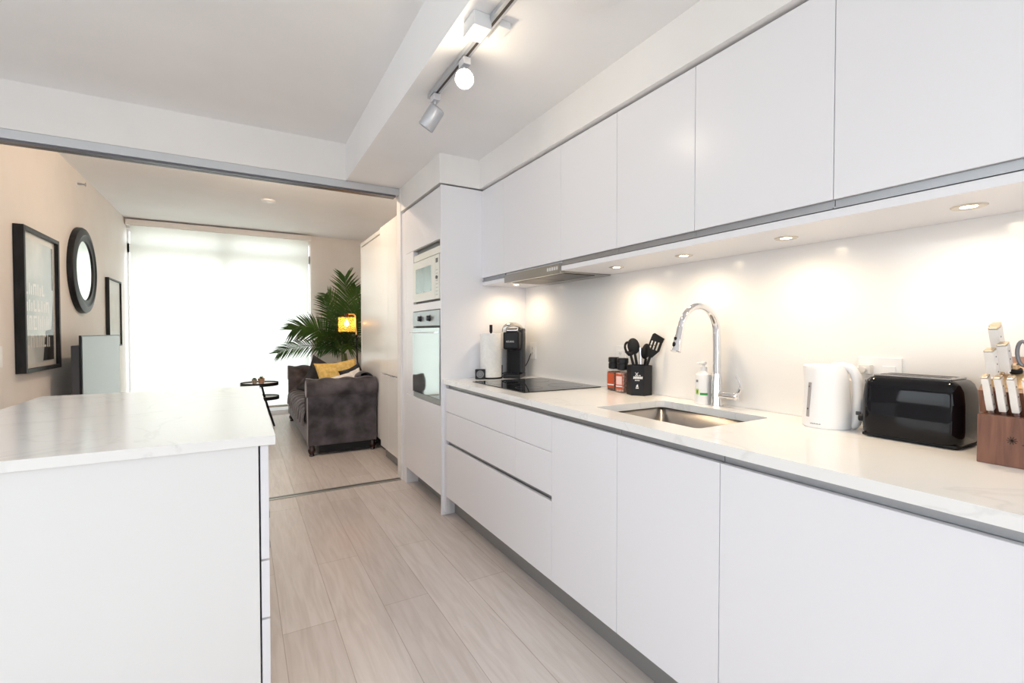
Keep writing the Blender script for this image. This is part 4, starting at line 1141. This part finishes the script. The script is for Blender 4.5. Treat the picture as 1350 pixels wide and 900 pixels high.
# ------------------------------------------------------------------ floor lamp
t = thing('floor_lamp', 'black and brass floor lamp with amber glass cylinder shade, lit', 'lamp', (1.352, 6.52, 0))
LY = 6.52
build(MB().lathe([(0, 0), (.125, 0), (.125, .012), (.02, .02), (.012, .03)], (1.352, LY, 0), 40), 'base', M_BLACKM, t)
build(MB().cyl((1.360, LY, .02), .010, 1.17, (-.022, 0, 1)), 'pole', M_BLACKM, t)
build(MB().sphere((1.334, LY, 1.19), .020), 'joint', M_BLACKM, t)
build(MB().tube([(1.334, LY, 1.19), (1.325, LY, 1.30), (1.320, LY, 1.455), (1.30, LY, 1.478), (1.22, LY, 1.478)], .009, 10), 'upper_arm', M_BRASS, t)
build(MB().cyl((1.208, LY, 1.425), .024, .06, bev=.004).cyl((1.208, LY, 1.40), .017, .03), 'bulb_holder', mat('aged_copper', (.10, .04, .025, 1), .35, .8), t)
build(MB().lathe([(.105, .0), (.105, .19), (.101, .195), (.02, .195), (.02, .191), (.099, .191), (.101, .19), (.101, .0), (.105, 0)], (1.208, LY, 1.243), 48), 'shade', M_AMBER, t)
build(MB().lathe([(0, .0), (.018, .006), (.026, .028), (.022, .055), (.012, .078), (.010, .09)], (1.208, LY, 1.315), 24), 'bulb', M_BULB, t)
light('POINT', 'floor_lamp_light', (1.208, LY, 1.355), 16, (1.0, .58, .24), .03)

# ------------------------------------------------------------------ palm
PX, PY = 1.36, 7.42
t = thing('potted_palm', 'tall potted palm with arching dark green fronds behind the sofa', 'plant', (PX, PY, 0))
p = build(MB().lathe([(0, 0), (.13, 0), (.145, .02), (.18, .33), (.185, .36), (.172, .36), (.165, .30), (0, .30)], (PX, PY, 0), 40), 'pot', M_DARKG, t)
build(MB().lathe([(0, .315), (.16, .305), (.168, .30)], (PX, PY, 0), 30), 'soil', M_SOIL, t)
sm_ = MB()
for k in range(5):
    a = k * 1.3; sm_.tube([(PX + .03 * math.cos(a), PY + .03 * math.sin(a), .29), (PX + .045 * math.cos(a), PY + .045 * math.sin(a), .6), (PX + .03 * math.cos(a) - .03, PY + .02 * math.sin(a), .92)], [.018, .010], 8, smooth=1)
build(sm_, 'trunk', M_STEM, t)
def frond(base, mid, tip, nl, ll, wid, m, side_hint=None, droop=.35):
    base, mid, tip = Vector(base), Vector(mid), Vector(tip)
    def bez(s): return base * (1 - s) ** 2 + mid * 2 * s * (1 - s) + tip * s * s
    mb = MB(); mb.tube([bez(k / 14) for k in range(15)], [.007, .0018], 6)
    b = mb.bm
    for i in range(nl):
        s = .22 + .78 * (i + .5) / nl
        p = bez(s); tg = (bez(min(1, s + .02)) - bez(s - .02)).normalized()
        view = Vector((-p.x, -p.y, .2)).normalized() if side_hint is None else Vector(side_hint).normalized()
        nrm = (view - tg * view.dot(tg)).normalized(); sd = tg.cross(nrm)
        f = math.sin(PI * min(1, (s - .10) / .95)) ** .6
        ln = ll * (.45 + .65 * f) * random.uniform(.9, 1.08)
        for sg in (-1, 1):
            ang = (.95 - .55 * (s - .2)) + random.uniform(-.06, .06)
            dirv = (tg * math.cos(ang) + sd * sg * math.sin(ang) + nrm * random.uniform(.05, .3)).normalized()
            q0 = p; q1 = p + dirv * ln * .5 + Vector((0, 0, -droop * ln * .10)); q2 = p + dirv * ln + Vector((0, 0, -droop * ln * .45))
            wv = dirv.cross(nrm).normalized() * wid; th = nrm * .0018
            A = [b.verts.new(x_) for x_ in (q0 - wv * .35, q0 + wv * .35, q1 + wv * .5 + th, q1 - th * 2, q1 - wv * .5 + th, q2)]
            b.faces.new((A[0], A[1], A[2], A[3])); b.faces.new((A[0], A[3], A[4])); b.faces.new((A[4], A[3], A[5])); b.faces.new((A[3], A[2], A[5]))
    o = build(mb, 'frond', m, t, angle=60)
    return o
B0 = (PX - .03, PY, .92)
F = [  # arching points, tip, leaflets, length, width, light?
    ((1.40, 7.35, 1.60), (1.315, 7.20, 2.05), 34, .34, .021, 0),
    ((1.15, 7.30, 1.40), (1.02, 7.15, 1.72), 26, .26, .019, 0),
    ((.98, 7.25, 1.45), (.60, 7.10, 1.27), 34, .30, .022, 0),
    ((.80, 7.20, 1.16), (.42, 7.10, .955), 30, .20, .017, 0),
    ((1.38, 7.05, 1.20), (1.30, 6.92, 1.00), 22, .26, .018, 0),
    ((1.30, 7.20, 1.15), (1.10, 7.0, 1.0), 22, .24, .018, 0),
    ((1.44, 7.25, 1.62), (1.46, 7.1, 1.88), 26, .28, .02, 0),
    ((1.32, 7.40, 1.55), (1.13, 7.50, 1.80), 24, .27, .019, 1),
    ((1.52, 7.35, 1.50), (1.60, 7.25, 1.72), 24, .27, .020, 0),
    ((1.42, 7.15, 1.30), (1.50, 6.98, 1.50), 22, .25, .019, 0),
    ((1.15, 7.20, 1.20), (.93, 7.05, 1.18), 24, .24, .018, 0),
    ((1.22, 7.15, 1.25), (1.12, 6.98, 1.12), 22, .24, .018, 0),
    ((1.36, 7.15, 1.25), (1.36, 6.90, 1.16), 22, .22, .018, 0),
    ((1.45, 7.25, 1.15), (1.58, 7.08, 1.05), 20, .20, .016, 0),
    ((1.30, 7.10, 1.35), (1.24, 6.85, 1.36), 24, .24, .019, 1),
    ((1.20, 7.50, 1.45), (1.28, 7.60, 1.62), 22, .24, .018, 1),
    ((1.10, 7.35, 1.10), (.95, 7.25, .98), 20, .18, .015, 0),
]
random.seed(11)
for mid_, tip_, nl, ll, wd, lt in F:
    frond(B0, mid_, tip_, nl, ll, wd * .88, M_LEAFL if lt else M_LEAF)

# ------------------------------------------------------------------ light
W_ = bpy.data.worlds.new('World'); SC.world = W_; W_.use_nodes = True
nt = W_.node_tree; bg = nt.nodes['Background']
tc = nt.nodes.new('ShaderNodeTexCoord'); sp = nt.nodes.new('ShaderNodeSeparateXYZ'); rp = nt.nodes.new('ShaderNodeValToRGB')
nt.links.new(tc.outputs['Generated'], sp.inputs[0]); nt.links.new(sp.outputs['Z'], rp.inputs['Fac'])
rp.color_ramp.elements[0].position = .0; rp.color_ramp.elements[0].color = (.72, .74, .74, 1)
rp.color_ramp.elements[1].position = .12; rp.color_ramp.elements[1].color = (.90, .95, 1.0, 1)
nt.links.new(rp.outputs['Color'], bg.inputs['Color'])
rp2 = nt.nodes.new('ShaderNodeMapRange'); rp2.inputs['From Min'].default_value = .1; rp2.inputs['From Max'].default_value = .9
rp2.inputs['To Min'].default_value = 2.75; rp2.inputs['To Max'].default_value = 4.3     # hazy sun side beyond the living room
nt.links.new(sp.outputs['Y'], rp2.inputs['Value']); nt.links.new(rp2.outputs['Result'], bg.inputs['Strength'])
def portal(name, loc, to, sx, sy):
    o = light('AREA', name, loc, 1, (1, 1, 1), sx, to=to, sy=sy)
    o.data.cycles.is_portal = True
    return o
portal('window_portal', (-.18, YF + .12, 1.33), (-.18, 0, 1.33), 2.3, 2.6)
portal('window_portal', (-.55, YB - .11, 1.6), (-.55, 3, 1.6), 4.2, 1.9)
portal('window_portal', (XK - .11, .5, 1.65), (0, .5, 1.65), 4.3, 1.7)
# ceiling lights of the room (real fittings, outside the picture)
def ceil_light(x, y, z, e, colr, lab):
    t = thing('ceiling_light', lab, 'light', (x, y, z))
    build(MB().lathe([(.16, 0), (.16, -.02), (.15, -.028)], (x, y, z), 40), 'rim', M_WHITEP, t)
    build(MB().lathe([(0, -.027), (.15, -.027), (.152, -.02)], (x, y, z), 40), 'diffuser', emit('lens_%d' % int(x * 100 + y * 7), (*colr, 1), 6), t)
    light('POINT', 'ceiling_lamp', (x, y, z - .075), e, colr, .04)
ceil_light(.25, 4.55, ZC, 33, (1.0, .76, .54), 'round warm ceiling light just inside the living room behind the header')

# ------------------------------------------------------------------ camera
cam = bpy.data.cameras.new('camera'); co = bpy.data.objects.new('camera', cam); COL.objects.link(co)
cam.sensor_width = 36; cam.lens = 621.5 / 1350 * 36; cam.clip_start = .02
co.location = (0, 0, 1.24)
co.rotation_euler = (PI / 2 + math.radians(-1.15), 0, -math.radians(29.82))
SC.camera = co
SC.view_settings.view_transform = 'Standard'; SC.view_settings.look = 'None'
SC.view_settings.gamma = 1; SC.view_settings.use_curve_mapping = False
SC.view_settings.exposure = 0.40
SC.cycles.use_denoising = True
SC.cycles.max_bounces = 12; SC.cycles.diffuse_bounces = 8; SC.cycles.glossy_bounces = 6; SC.cycles.transmission_bounces = 8; SC.cycles.transparent_max_bounces = 12
SC.cycles.sample_clamp_indirect = 6; SC.cycles.caustics_reflective = False; SC.cycles.caustics_refractive = False
